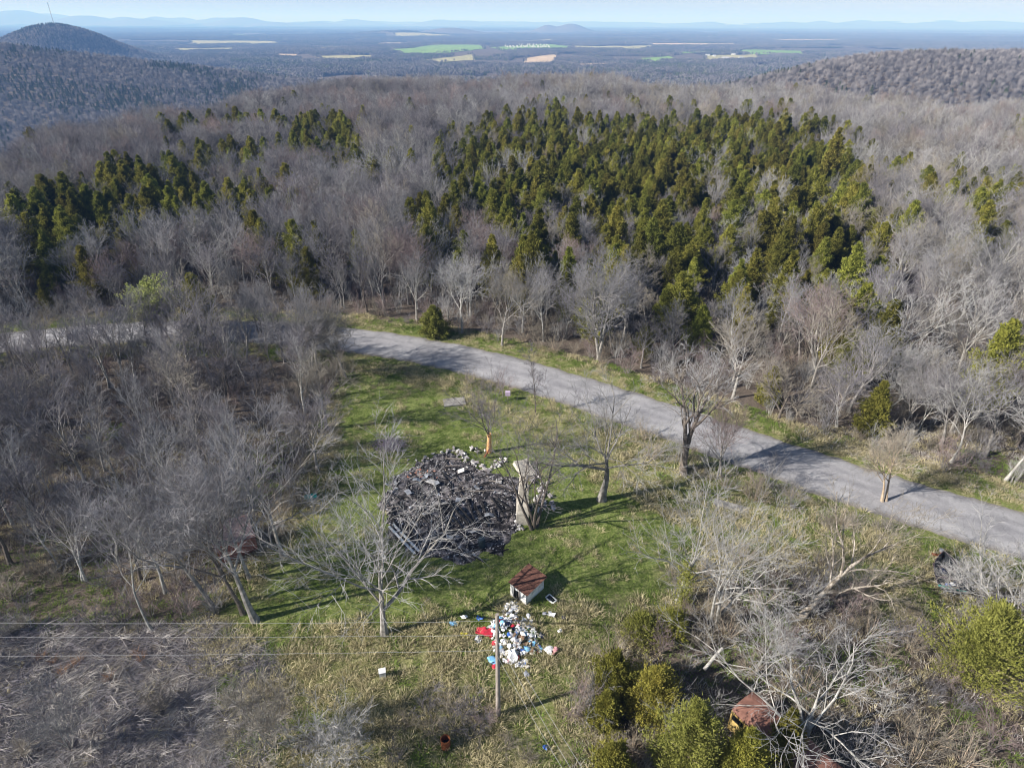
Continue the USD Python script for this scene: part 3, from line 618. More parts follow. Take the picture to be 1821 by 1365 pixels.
yard_tree(1272, 1108, 838, 'twin stemmed pale bare tree right of the ivy grown one', 'bark_pale', 'twig_pale', 10, stems=3, n2=5, n3=5, n4=3, stem_spread=0.3, trunk_frac=0.62, limbs=6, limb_t=(0.3, 1.0), limb_ang=44, limb_len=0.55, trunk_r=0.20, lean=(0.1, 0))
yard_tree(1422, 1098, 870, 'peeling sycamore leaning to the right towards the road', 'bark_syc', 'twig_tan', 11, trunk_frac=0.75, limbs=9, limb_t=(0.3, 1.0), limb_ang=36, limb_len=0.5, lean=(0.62, 0.2), trunk_r=0.25, n4=3, wob=0.2)
yard_tree(1576, 893, 758, 'pale tan bare tree at the near edge of the road', 'bark_tan', 'twig_tan', 12, stems=2, stem_spread=0.2, trunk_frac=0.55, limbs=8, limb_ang=38, trunk_r=0.20)
yard_tree(1762, 1135, 975, 'whitish lichen covered bare tree at the right behind the feathery cedar', 'bark_pale', 'twig_pale', 13, trunk_frac=0.5, limbs=9, limb_t=(0.3, 1.0), limb_ang=50, limb_len=0.62, trunk_r=0.2, wob=0.2, lean=(0.15, 0))
yard_tree(1690, 1060, 985, 'small white bare tree growing over the dark boat', 'bark_pale', 'twig_pale', 14, trunk_frac=0.4, limbs=9, limb_t=(0.3, 1.0), limb_ang=50, limb_len=0.7, trunk_r=0.07, wob=0.2, lean=(-0.1, 0))
yard_tree(1425, 1318, 1130, 'dead lichen grey tree spreading its bare limbs over the rusty bus', 'bark_pale', 'twig_pale', 15, trunk_frac=0.5, limbs=10, limb_t=(0.15, 1.0), limb_ang=66, limb_len=0.85, trunk_r=0.22, wob=0.24, up=0.02, n2=7, n3=6, n4=3)
yard_tree(1345, 1195, 1060, 'grey bare tree standing just behind the rusty bus', 'bark_pale', 'twig_pale', 16, trunk_frac=0.5, limbs=9, limb_ang=46, limb_len=0.6, trunk_r=0.12, lean=(0.03, 0))
yard_tree(1066, 640, 405, 'largest bare tree at the far edge of the road', 'bark_grey', 'twig_grey', 17, stems=3, stem_spread=0.17, trunk_frac=0.7, limbs=11, limb_t=(0.25, 1.0), limb_ang=40, limb_len=0.42, trunk_r=0.34, n2=9, n3=8)
yard_tree(822, 592, 452, 'pale bare tree with bent trunk at the far edge of the road', 'bark_pale', 'twig_pale', 18, trunk_frac=0.6, limbs=9, limb_ang=44, trunk_r=0.17, wob=0.2)
yard_tree(893, 615, 470, 'bare tree beside the bent one at the far edge of the road', 'bark_grey', 'twig_tan', 31, trunk_frac=0.6, limbs=9, limb_ang=38, trunk_r=0.17)
yard_tree(741, 568, 440, 'slim pale bare tree left of the small bright cedar', 'bark_pale', 'twig_grey', 32, trunk_frac=0.65, limbs=9, limb_ang=36, trunk_r=0.14)
yard_tree(1690, 822, 640, 'white stemmed bare tree leaning right at the wood edge on the right', 'bark_pale', 'twig_pale', 19, trunk_frac=0.65, limbs=9, limb_ang=40, trunk_r=0.15, lean=(0.2, 0), wob=0.18)
yard_tree(1786, 855, 660, 'white stemmed bare tree nearest the right end of the road', 'bark_pale', 'twig_pale', 20, trunk_frac=0.65, limbs=9, limb_ang=40, trunk_r=0.16, lean=(0.3, 0), wob=0.18)
yard_tree(1570, 735, 610, 'low spreading white bare tree right of the roadside cedar', 'bark_pale', 'twig_pale', 21, stems=3, stem_spread=0.4, trunk_frac=0.6, limbs=9, limb_ang=46, trunk_r=0.16, lean=(0.1, 0), wob=0.2)
yard_tree(1487, 760, 640, 'slender grey bare tree left of the roadside cedar', 'bark_pale', 'twig_mauve', 22, stems=2, stem_spread=0.2, trunk_frac=0.7, limbs=9, limb_ang=38, trunk_r=0.12)
yard_tree(1385, 745, 640, 'dark trunked tree with low arching limb at the far roadside', 'bark_dark', 'twig_tan', 23, trunk_frac=0.5, limbs=10, limb_t=(0.2, 1), limb_ang=60, limb_len=0.7, trunk_r=0.2, wob=0.2)
yard_tree(560, 668, 500, 'large grey bare tree at the top of the lawn by the left bend', 'bark_grey', 'twig_grey', 37, stems=3, stem_spread=0.2, trunk_frac=0.6, limbs=10, limb_ang=42, trunk_r=0.24)
yard_tree(612, 672, 525, 'tan twigged bare tree at the top left corner of the lawn', 'bark_grey', 'twig_tan', 38, stems=2, stem_spread=0.2, trunk_frac=0.6, limbs=10, limb_ang=42, trunk_r=0.2)
yard_tree(952, 735, 605, 'thin dark sapling between the burnt house and the road', 'bark_dark', 'twig_mauve', 24, trunk_frac=0.9, limbs=12, limb_t=(0.25, 1.0), limb_ang=40, limb_len=0.2, trunk_r=0.07, n2=5)
yard_tree(463, 600, 500, 'dark trunked bare tree in front of the road at the left bend', 'bark_dark', 'twig_grey', 25, stems=3, stem_spread=0.2, trunk_frac=0.6, limbs=9, limb_ang=38, trunk_r=0.17)
yard_tree(305, 612, 520, 'dark bare tree in front of the road left of the roadside cedar', 'bark_dark', 'twig_mauve', 26, stems=2, stem_spread=0.2, trunk_frac=0.6, limbs=9, limb_ang=40, trunk_r=0.16)
yard_tree(606, 1352, 1238, 'small pale bare tree at the lower edge below the white box', 'bark_pale', 'twig_pale', 27, stems=3, stem_spread=0.3, trunk_frac=0.6, limbs=8, limb_t=(0.2, 1), limb_ang=42, limb_len=0.5, trunk_r=0.06, n3=5, n4=3)
yard_tree(488, 1330, 1215, 'pale sapling cluster at the lower edge beside the straw patch', 'bark_pale', 'twig_tan', 28, stems=5, stem_spread=0.3, trunk_frac=0.75, limbs=7, limb_t=(0.2, 1), limb_ang=36, limb_len=0.35, trunk_r=0.05, n3=5, n4=3)
yard_tree(126, 1330, 1225, 'thin pale sapling at the lower left corner of the straw patch', 'bark_pale', 'twig_grey', 29, stems=6, stem_spread=0.4, trunk_frac=0.8, limbs=7, limb_t=(0.2, 1), limb_ang=30, limb_len=0.3, trunk_r=0.045, n3=4, n4=3)
yard_tree(272, 1120, 850, 'grey bare tree arching left above the straw patch', 'bark_pale', 'twig_grey', 30, trunk_frac=0.6, limbs=9, limb_ang=44, lean=(-0.3, 0.1), trunk_r=0.13, wob=0.2)
yard_tree(1600, 700, 590, 'pale bare tree behind the bright roadside bush', 'bark_pale', 'twig_pale', 33, stems=2, stem_spread=0.3, trunk_frac=0.6, limbs=9, limb_ang=40, trunk_r=0.14, lean=(0.2, 0))
yard_tree(1322, 540, 438, 'pale vase shaped bare tree among the cedars', 'bark_pale', 'twig_pale', 34, trunk_frac=0.55, limbs=10, limb_ang=36, trunk_r=0.14)
yard_tree(1385, 570, 465, 'whitish vase shaped bare tree right of the other among the cedars', 'bark_pale', 'twig_pale', 35, trunk_frac=0.5, limbs=10, limb_ang=30, trunk_r=0.14)
yard_tree(974, 405, 330, 'grey vase shaped bare tree surrounded by the dense cedars', 'bark_pale', 'twig_pale', 36, trunk_frac=0.35, limbs=13, limb_ang=30, limb_len=0.75, trunk_r=0.16, twig_r=0.014)

def evergreen(px, py, top, label, seed, R=None, m='cedar', fine=True, cat='cedar', name='cedar_tree', **kw):
    b = at(px, py); b[2] = h1(b[0], b[1]); H = float(at_y(px, top, b[1])[2] - b[2])
    t = thing(name, label, cat, b); rg = np.random.default_rng(seed)
    a = dict(nb=120, per=210, blade=(0.19, 0.036), lo=0.03, rag=1.0) if fine else dict(nb=120, per=150, blade=(0.26, 0.06), rag=0.4)
    a.update(kw)
    tr, fo = cedar(rg, H=H, R=R or 0.36 * H, **a)
    obj('trunk', tr, M['bark_tan'], t); obj('foliage', fo, M[m], t); TREE_SPOTS.append(b[:2]); return t
evergreen(1088, 1240, 1165, 'dark green young cedar at the lower edge right of the utility pole', 51, 1.6)
evergreen(1156, 1275, 1192, 'bright green young cedar right of the utility pole', 52, 1.85, loose=0.3)
evergreen(1075, 1295, 1235, 'low bushy cedar below the two young ones', 53, 1.0, loose=0.3)
evergreen(1212, 1392, 1252, 'large light green cedar at the lower edge left of the rusty bus', 54, 2.1, m='cedar_light', loose=0.4)
evergreen(1305, 1410, 1300, 'olive cedar at the lower edge in front of the rusty bus', 55, 1.5, loose=0.4)
evergreen(1378, 1365, 1265, 'olive cedar growing against the yellow side of the bus', 56, 1.0)
evergreen(1085, 1400, 1325, 'small cedar cut by the lower edge of the picture', 57, 1.2, loose=0.3)
evergreen(1722, 1205, 1082, 'feathery yellow green cedar below the dark boat', 58, 3.3, m='cedar_light', nb=150, per=170, loose=0.5, blade=(0.22, 0.04))
evergreen(1543, 775, 680, 'narrow roadside cedar at the right wood edge', 59, 1.7, fine=False)
evergreen(772, 598, 546, 'small bright cedar bush at the far edge of the road', 60, 2.0, m='cedar_light', fine=False)
evergreen(365, 602, 488, 'dark bushy cedar in front of the road at the left', 61, 3.2, fine=False, nb=150)
evergreen(1500, 690, 588, 'bright green broad cedar above the right wood edge', 62, 2.9, m='cedar_light', fine=False, nb=150)
evergreen(1462, 365, 228, 'tallest cedar at the right end of the cedar stand', 63, 3.6, fine=False, nb=170, per=130, blade=(0.4, 0.12))
evergreen(1580, 345, 278, 'lone round cedar in the bare woods on the right', 64, 3.3, fine=False, nb=140)
evergreen(1807, 390, 290, 'cedar cut by the right edge of the picture', 65, 4.0, fine=False, nb=150, per=130)
evergreen(1632, 425, 370, 'round green cedar in the right woods below the lone one', 66, 2.8, fine=False)
evergreen(1365, 720, 655, 'small olive cedar at the far roadside', 67, 1.4, fine=False)
evergreen(1138, 460, 372, 'dark pointed cedar in the middle of the cedar stand', 68, 2.4, fine=False)
evergreen(1140, 1135, 1098, 'olive vine covered mound at the right edge of the lawn', 69, 1.3, m='cedar_light', cat='bush', name='vine_bush', nb=110, per=90, loose=0.6)
evergreen(1192, 1128, 1092, 'olive vine covered bush just right of the vine mound', 70, 1.2, cat='bush', name='vine_bush', nb=100, per=90, loose=0.6)
# the budding pale green tree by the left bend
b = at(290, 600); b[2] = h1(b[0], b[1]); HB = float(at_y(290, 486, b[1])[2])
t = thing('budding_tree', 'pale yellow green budding tree beside the road at the left', 'tree', b); rg = np.random.default_rng(71)
wood, tw = grow(rg, H=HB, stems=4, stem_spread=0.3, trunk_frac=0.6, limbs=9, limb_t=(0.2, 1), limb_ang=38, limb_len=0.45, trunk_r=0.15)
obj('trunk', wood, M['bark_grey'], t, smooth=50); obj('twigs', tw, M['twig_tan'], t)
tv = tw[0]; c = tv[rg.integers(0, len(tv), 13000)]; c = c[c[:, 2] > 0.42 * HB] + 0; d = unit(rg.normal(0, 1, c.shape)); e = unit(np.cross(d, rg.normal(0, 1, c.shape)))
obj('buds', (np.stack([c - e * 0.08, c + e * 0.08, c + d * 0.26], 1).reshape(-1, 3), np.arange(3 * len(c)).reshape(-1, 3)), M['bud_green'], t); TREE_SPOTS.append(b[:2])
# ivy on the trunk of the pale tree right of the lawn
b = at(1212, 1075); b[2] = h1(b[0], b[1]); rg = np.random.default_rng(72)
c = np.stack([rg.normal(0, 0.30, 2600), rg.normal(0, 0.30, 2600), 4.3 * rg.uniform(0, 1, 2600) ** 1.3], 1); d = unit(rg.normal(0, 1, c.shape)); e = unit(np.cross(d, rg.normal(0, 1, c.shape)))
tag(obj('ivy', (np.stack([c - e * 0.05, c + e * 0.05, c + d * 0.13], 1).reshape(-1, 3) + b, np.arange(3 * len(c)).reshape(-1, 3)), M['cedar_light']), 'olive ivy climbing the trunk of the pale bare tree', 'ivy')
# fallen trunk
a0, a1 = at(1252, 1190, 0.5), at(1284, 1152, 1.3); tt = np.linspace(0, 1, 7)[:, None]
Pl = a0 + (a1 - a0) * tt + np.array([0.05, 0.0, 0.06]) * np.sin(tt * 7)
obj('fallen_trunk', tubes(Pl[None], np.linspace(0.14, 0.10, 7)[None], 8, True), M['bark_pale'], smooth=50, label='pale bare log leaning in the brush above the two young cedars', cat='log')
SPOTS = np.array(TREE_SPOTS)

# ---------------------------------------------------------------- the woods
CED = [(ground_poly([(715, 430), (790, 335), (900, 265), (1010, 238), (1130, 246), (1250, 256), (1400, 266), (1495, 300), (1515, 360), (1560, 450), (1570, 545), (1450, 625), (1240, 605), (1000, 550), (880, 535), (740, 500)], 3.0), 0.76),
       (ground_poly([(800, 240), (1000, 205), (1400, 225), (1560, 300), (1640, 600), (1500, 720), (1100, 640), (800, 590), (680, 500), (690, 380)], 3.0), 0.27),
       (ground_poly([(40, 400), (60, 270), (180, 370), (300, 260), (420, 240), (640, 250), (700, 430), (480, 560), (330, 520), (60, 520)], 3.0), 0.46),
       (ground_poly([(1480, 300), (1821, 340), (1900, 700), (1450, 720), (1300, 600), (1500, 520)], 3.0), 0.30)]
def cedar_prob(x, y):
    p = np.full(len(x), 0.035); done = np.zeros(len(x), bool)
    for poly, pr in CED:
        k = shapely.contains_xy(poly, x, y) & ~done; p[k] = pr; done |= k
    return p
def grid(x0, x1, y0, y1, s, rg):
    gx, gy = np.meshgrid(np.arange(x0, x1, s), np.arange(y0, y1, s)); n = gx.size
    return gx.ravel() + rg.uniform(-0.48, 0.48, n) * s, gy.ravel() + rg.uniform(-0.48, 0.48, n) * s
def edge_r(x, y):
    az = np.degrees(np.arctan2(x, y)); return np.interp(az, [-60, -38, -30, -20, -8, 0, 12, 25, 40, 60], [170, 190, 235, 330, 400, 410, 390, 350, 340, 340])

rg = np.random.default_rng(77)
X, Y = grid(-420, 420, 6, 560, 3.7, rg)
k = (np.abs(X) < 0.86 * Y + 26); X, Y = X[k], Y[k]
rd = road_dist(X, Y)
ri = np.argmin(np.abs(X[:, None] - ROAD[None, :, 0]), 1); beyond = Y > ROAD[ri, 1]
ok = (rd > np.where(beyond, ROAD_HALF + 5.5, ROAD_HALF + np.where(X < -38, 1.2, 2.5))) & ~shapely.contains_xy(CLEARING.buffer(1.0), X, Y)
ok &= ~shapely.contains_xy(STRAW, X, Y)
nearest = np.min(np.hypot(X[:, None] - SPOTS[None, :, 0], Y[:, None] - SPOTS[None, :, 1]), 1); ok &= nearest > 2.6
BUS_ZONE = ground_poly([(1180, 1160), (1400, 1120), (1700, 1365), (1700, 1500), (1180, 1500)]); BOAT_ZONE = ground_poly([(1560, 940), (1830, 960), (1821, 1080), (1560, 1090)])
ok &= ~shapely.contains_xy(BUS_ZONE, X, Y) & ~shapely.contains_xy(BOAT_ZONE, X, Y)
zr = ~beyond & (X > 0)
ok &= ~(zr & (rg.uniform(0, 1, len(X)) < 0.72))                       # right of the clearing: mostly brush
ok &= ~((~beyond) & (X < 0) & (rg.uniform(0, 1, len(X)) < 0.25))
ok &= ~(beyond & (X > 22) & (Y < 110) & (rg.uniform(0, 1, len(X)) < 0.35))
RED_SHED = at(415, 965)[:2]; ok &= np.hypot(X - RED_SHED[0], Y - RED_SHED[1] + 1) > 5
ok &= ~((Y < 34) & (np.abs(X) < 33)) & ~(shapely.contains_xy(STRAW.buffer(3), X, Y)) & ~(Y < 20) & ~((X < -24) & (Y < 37) & (rg.uniform(0, 1, len(X)) < 0.85))
X, Y, beyond, rd = X[ok], Y[ok], beyond[ok], rd[ok]
Z = hgt(X, Y); r = np.hypot(X, Y)
lowfr = meshkit.fbm(np.stack([X / 30, Y / 30, 0 * X], -1), 3, 31)
pc = cedar_prob(X, Y) * np.where(cedar_prob(X, Y) > 0.5, np.clip(0.3 + 1.5 * lowfr, 0.6, 1.25), np.where(X > 40, np.clip((lowfr - 0.3) * 5, 0.4, 1.6), np.clip((lowfr - 0.41) * 9, 0.12, 2.4))); isced = rg.uniform(0, 1, len(X)) < pc
HT = np.where(beyond, rg.uniform(10.0, 16.5, len(X)), rg.uniform(8.0, 13.0, len(X))) * (0.85 + 0.3 * lowfr)
HT = np.where(beyond & (rd < 14), HT * 0.8, HT)
HT = np.where(pc > 0.25, HT * 0.82, HT)
HT = np.where(isced, rg.uniform(7.0, 12.5, len(X)) * np.where(r > 230, 1.12, 1.0), HT)
HT = np.where(isced & (rd < 13), HT * 0.65, HT)
mid_lod = r > 300
pxy = pix(np.stack([X, Y, Z + HT * 0.6], 1)); inview = (pxy[:, 0] > 5) & (pxy[:, 0] < W0 - 5) & (pxy[:, 1] > 5) & (pxy[:, 1] < H0 - 5) & (Y > 8)
bpx = pix(np.stack([X, Y, Z + HT * 0.6], 1))
rzs = rg.uniform(0, 6.28, len(X)); kind = rg.integers(0, 64, len(X))
wts = np.array([0, 1, 2, 3, 0, 2, 1, 4, 5, 6, 2, 1, 2, 0, 3, 7])
bk = wts[kind % 16]
lo_right = beyond & (X > 18); bk = np.where(lo_right & (kind % 3 == 0), np.where(kind % 2, 6, 4), bk)
bk = np.where(~beyond & (X < 0) & (kind % 4 == 0), 5, np.where(~beyond & (X < 0) & (kind % 4 == 1), 0, bk))
size = HT / np.sqrt(X ** 2 + Y ** 2 + 900)
def where_words(i):
    if beyond[i]:
        d = 'at the wood edge along' if rd[i] < 16 else 'a little way behind' if rd[i] < 38 else 'well behind' if rd[i] < 75 else 'deep in the woods behind'
        return d + (' the left bend of the road' if bpx[i, 0] < 480 else ' the left half of the road' if bpx[i, 0] < 820 else ' the middle of the road' if bpx[i, 0] < 1150 else ' the right half of the road' if bpx[i, 0] < 1500 else ' the right end of the road')
    return 'in the near woods left of the clearing' if X[i] < 0 else 'in the brush right of the clearing'
WX, WY = rg.uniform(0.72, 1.12, len(X)), rg.uniform(0.72, 1.12, len(X))
used = np.zeros(len(X), bool)
bi = np.where(inview & ~isced & ~mid_lod)[0]; bi = bi[np.argsort(-size[bi])][:262]
for i in bi:
    c, h0, word = BARE[bk[i]]; s = HT[i] / h0; w = where_words(i)
    copy_of(c, 'bare_tree', f'{word} bare tree {w}', 'bare tree', (X[i], Y[i], Z[i]), rzs[i], f'{word} bare trees {w}', (s * rg.uniform(0.75, 1.1), s * rg.uniform(0.75, 1.1), s)); used[i] = True
ci = np.where(inview & isced & ~mid_lod)[0]; ci = ci[np.argsort(-size[ci])][:280]
for i in ci:
    kf = kind[i] % len(CEDAR); c, h0 = CEDAR[kf]; s = HT[i] / h0; w = where_words(i)
    tall = ('tall ' if HT[i] > 10.3 else 'low ' if HT[i] < 8 else '') + ['pointed', 'narrow', 'broad', 'rounded', 'slim', 'wide'][kf]
    copy_of(c, 'cedar_tree', f'{tall} cedar standing {w}', 'cedar', (X[i], Y[i], Z[i]), rzs[i], f'{tall} cedars {w}', (s * 1.05, s * 1.05, s)); used[i] = True
m = ~used & ~isced & ~mid_lod
scatter('woodland_trees', [b[0] for b in BARE], np.stack([X, Y, Z], 1)[m], rzs[m], (np.stack([HT * WX, HT * WY, HT], 1) / 14.0)[m], bk[m], label='mass of bare grey trees covering the plateau beyond', cat='woodland')
m = ~used & isced & ~mid_lod
scatter('woodland_cedars', [c[0] for c in CEDAR], np.stack([X, Y, Z], 1)[m], rzs[m], (HT / 10.0)[m], kind[m] % len(CEDAR), label='dark green cedars mixed into the further woods', cat='cedars')
m = mid_lod & ~isced & (r < edge_r(X, Y) + 260)
scatter('plateau_trees', [b[0] for b in BARE], np.stack([X, Y, Z], 1)[m], rzs[m], (np.stack([HT * WX, HT * WY, HT], 1) / 14.0)[m], bk[m], label='bare trees along the far rim of the plateau', cat='woodland')
m = mid_lod & isced
scatter('plateau_cedars', [c[0] for c in CEDAR], np.stack([X, Y, Z], 1)[m], rzs[m], (HT / 10.0)[m], kind[m] % len(CEDAR), label='scattered cedars along the far rim of the plateau', cat='cedars')

# shrubs and brush
X, Y = grid(-190, 190, 8, 215, 2.3, rg)
k = (np.abs(X) < 0.86 * Y + 12); X, Y = X[k], Y[k]
rd = road_dist(X, Y); ri = np.argmin(np.abs(X[:, None] - ROAD[None, :, 0]), 1); beyond = Y > ROAD[ri, 1]
ok = (rd > np.where(beyond, ROAD_HALF + 3.4, ROAD_HALF + 1.6)) & ~shapely.contains_xy(CLEARING.buffer(-0.5), X, Y) & ~shapely.contains_xy(BOAT_ZONE.buffer(-0.6), X, Y)
ok &= np.hypot(X - RED_SHED[0], Y - RED_SHED[1] + 1) > 3.0
ok &= ~(shapely.contains_xy(STRAW, X, Y) & (rg.uniform(0, 1, len(X)) < 0.9))
BUS_A, BUS_B = at(1330, 1262, 0)[:2], at(1490, 1420, 0)[:2]
ok &= shapely.distance(shapely.points(X, Y), LineString([BUS_A, BUS_B])) > 1.9
ok &= rg.uniform(0, 1, len(X)) < np.where(beyond, np.where(Y < 130, 0.75, 0.45), np.where(X > 0, 0.85, 0.85))
X, Y, beyond = X[ok], Y[ok], beyond[ok]; Z = hgt(X, Y); rzs = rg.uniform(0, 6.28, len(X))
sc = rg.uniform(0.6, 1.35, len(X)) * np.where(beyond, 1.1, 1.0); kind = rg.integers(0, len(SHRUB), len(X))
kind = np.where(~beyond & (X > 0) & (rg.uniform(0, 1, len(X)) < 0.4), 2, kind); kind = np.where(~beyond & (X < 0) & (kind == 4), 1, kind)
pxy = pix(np.stack([X, Y, Z + 1], 1)); inview = (pxy[:, 0] > 5) & (pxy[:, 0] < W0 - 5) & (pxy[:, 1] > 5) & (pxy[:, 1] < H0 - 8)
size = sc / np.sqrt(X ** 2 + Y ** 2 + 1500); used = np.zeros(len(X), bool)
si = np.where(inview)[0]; si = si[np.argsort(-size[si])][:295]
for i in si:
    c, word = SHRUB[kind[i]]
    w = 'beyond the road' if beyond[i] else 'in the brush right of the clearing' if X[i] > 0 else 'under the trees left of the clearing'
    copy_of(c, 'shrub', f'{word} leafless shrub {w}', 'shrub', (X[i], Y[i], Z[i]), rzs[i], f'{word} leafless shrubs {w}', sc[i]); used[i] = True
scatter('undergrowth', [c for c, _ in SHRUB], np.stack([X, Y, Z], 1)[~used], rzs[~used], sc[~used], kind[~used], label='leafless undergrowth below the woodland trees', cat='undergrowth')

# trees on the slopes and hills behind the plateau
X, Y = grid(-2000, 1750, 180, 2700, 7.0, rg); r = np.hypot(X, Y)
Z = hgt(X, Y)
k = (np.abs(X) < 0.82 * Y + 10) & (r > edge_r(X, Y) + 200) & (r < 1500 + 0 * r) | ((np.abs(X) < 0.82 * Y) & (X < -850) & (Z > -84) & (r > 1000) & (r < 2900))
k &= ~shapely.contains_xy(FIELD_ALL.buffer(4), X, Y)
X, Y, Z, r = X[k], Y[k], Z[k], r[k]
lf = meshkit.fbm(np.stack([X / 120, Y / 120, 0 * X], -1), 3, 41)
ev = rg.uniform(0, 1, len(X)) < np.clip((lf - 0.47) * 3.5, 0.04, 0.75) * np.where(X < 0, 1.0, 0.7)
rzs = rg.uniform(0, 6.28, len(X)); sc = rg.uniform(0.55, 0.92, len(X)); kd = rg.integers(0, 12, len(X)); P3 = np.stack([X, Y, Z - 0.3], 1)
scatter('valley_trees', FARB, P3[~ev], rzs[~ev], sc[~ev], kd[~ev] % 4, label='bare woods on the slopes and hills below the plateau', cat='woodland')
scatter('valley_cedars', FARC, P3[ev], rzs[ev], sc[ev] * 1.1, kd[ev] % 3, label='evergreens on the slopes and hills below the plateau', cat='cedars')
print('valley trees', len(X))
# the far plain, one mass of woods
PT = [patch_class('wood_patch_form', 500 + i, 130, 300, 11, 5.0, 9, [0.05, 0.12, 0.3, 0.7][i]) for i in range(4)]
X, Y = grid(-6600, 6600, 1100, 8200, 118, rg); r = np.hypot(X, Y)
nz = meshkit.fbm(np.stack([X / 700, Y / 350, 0 * X], -1), 3, 51)
k = (np.abs(X) < 0.82 * Y) & (r > 1420) & ~shapely.contains_xy(FIELD_ALL.buffer(62), X, Y) & (nz < 0.66)
X, Y, nz = X[k], Y[k], nz[k]; Z = hgt(X, Y); q = [hgt(X + a, Y + b) for a, b in ((60, 0), (-60, 0), (0, 60), (0, -60))]; k = np.ptp(q, axis=0) < 11; X, Y, Z, nz = X[k], Y[k], Z[k], nz[k]
scatter('valley_woods', PT, np.stack([X, Y, Z - 1.0], 1), rg.uniform(0, 6.28, len(X)), rg.uniform(0.9, 1.15, len(X)), np.clip((rg.normal(0.9, 1.0, len(X)) + (nz < 0.42)).astype(int), 0, 3), label='far woods covering the valley floor', cat='woodland')
PF = [patch_class('far_wood_patch_form', 520 + i, 420, 230, 15, 12, 7, [0.05, 0.2, 0.6][i]) for i in range(3)]
X, Y = grid(-21000, 21000, 7600, 26000, 430, rg); r = np.hypot(X, Y)
nz = meshkit.fbm(np.stack([X / 2600, Y / 1200, 0 * X], -1), 3, 61)
k = (np.abs(X) < 0.82 * Y) & (r > 8000) & (nz < 0.64); X, Y, nz = X[k], Y[k], nz[k]; q = [hgt(X + a, Y + b) for a, b in ((200, 0), (-200, 0), (0, 200), (0, -200))]; k = np.ptp(q, axis=0) < 22; X, Y, nz = X[k], Y[k], nz[k]
scatter('horizon_woods', PF, np.stack([X, Y, hgt(X, Y) - 1.5], 1), rg.uniform(0, 6.28, len(X)), rg.uniform(0.9, 1.2, len(X)), np.clip(rg.normal(0.8, 0.9, len(X)).astype(int), 0, 2), label='woods fading towards the horizon', cat='woodland')
# hedgerow trees along the field edges
hp = []
for i, poly in enumerate(FIELD_POLY[:22]):
    L = poly.exterior.length; n = int(L / 9); s = rg.uniform(0, L, n); s = s[(np.sin(s / 90 + i) > -0.35)]
    for d in s:
        p = poly.exterior.interpolate(d); hp.append((p.x + rg.normal(0, 4), p.y + rg.normal(0, 5)))
hp = np.array(hp); hz_ = hgt(hp[:, 0], hp[:, 1])
scatter('hedgerow_trees', FARB + FARC, np.column_stack([hp, hz_]), rg.uniform(0, 6.28, len(hp)), rg.uniform(0.6, 1.1, len(hp)), rg.choice(7, len(hp), p=[.17, .17, .17, .17, .12, .1, .1]), label='rows of trees along the far field edges', cat='trees')

# far buildings: walls, roof, windows
def far_house(px, py, w, d, h, label, roof='roof_grey', wall='white_paint', z0=-92.0, name='farmhouse', cat='house', rz=0.0):
    p = at(px, py, z0); p[2] = h1(p[0], p[1]) + 1.1
    t = thing(name, label, cat, p, rz)
    b = trimesh.creation.box([w, d, h]); b.apply_translation([0, 0, h / 2 - 1]); wl = obj('wall', b, M[wall], t)
    rh = min(d, w) * 0.28
    v = np.array([[-w / 2 - .4, -d / 2 - .5, h - 1], [w / 2 + .4, -d / 2 - .5, h - 1], [w / 2 + .4, d / 2 + .5, h - 1], [-w / 2 - .4, d / 2 + .5, h - 1], [-w / 2 - .4, 0, h - 1 + rh], [w / 2 + .4, 0, h - 1 + rh]])
    f = np.array([[0, 1, 5], [0, 5, 4], [2, 3, 4], [2, 4, 5], [1, 2, 5], [3, 0, 4], [0, 3, 2], [0, 2, 1]]); obj('roof', (v, f), M[roof], t)
    n = max(2, int(w / 6))
    for q in range(n):
        wb = trimesh.creation.box([1.6, 0.12, 1.8]); wb.apply_translation([-w / 2 + (q + 0.5) * w / n, -d / 2 - 0.05, h * 0.5 - 1]); obj('window', wb, M['glass_dark'], wl)
far_house(1290, 106, 30, 14, 7, 'largest white barn in the farmyard of the right valley', name='barn', cat='barn')
far_house(1318, 104, 22, 10, 5, 'white barn just right of the largest one', name='barn', cat='barn', rz=0.3)
far_house(1258, 100, 20, 10, 5, 'low white shed left of the largest barn', name='barn', cat='barn')
far_house(1270, 101, 12, 9, 5, 'small white house between the low shed and the largest barn')
far_house(1304, 99, 16, 9, 5, 'grey roofed house behind the largest barn')
far_house(966, 76, 26, 14, 9, 'white farmhouse above the tree rows of the middle valley')
far_house(975, 79, 18, 10, 6, 'white outbuilding right of the white farmhouse', name='barn', cat='barn')
far_house(1261, 68, 16, 12, 14, 'pale silo like building far right in the valley', name='barn', cat='barn')
far_house(1357, 67, 18, 12, 9, 'pale house far behind the green field at right')
far_house(1293, 50, 120, 60, 14, 'long pale warehouse near the horizon', name='warehouse', cat='warehouse', wall='concrete')
far_house(1347, 51, 90, 60, 12, 'shorter pale warehouse right of the long one near the horizon', name='warehouse', cat='warehouse', wall='concrete')
far_house(480, 77, 22, 12, 7, 'white house at the right end of the left valley field')
far_house(355, 81, 20, 12, 7, 'white house at the left end of the left valley field')
far_house(328, 118, 14, 8, 5, 'white house in the yard at the foot of the left hill', z0=-78)
far_house(346, 119, 10, 7, 4, 'small white shed right of the house at the foot of the left hill', z0=-78, name='barn', cat='barn')
far_house(313, 119, 9, 6, 4, 'small dark roofed shed left of the house at the foot of the left hill', z0=-78, name='barn', cat='barn', roof='roof_dark')
# the house roof showing in the dip before the right hill
p = far_dir(1405, 560); far_house(1405, 153, 15, 9, 4, 'green grey roofed house in the woods before the right hill', z0=h1(*p), wall='white_block', roof='roof_grey')
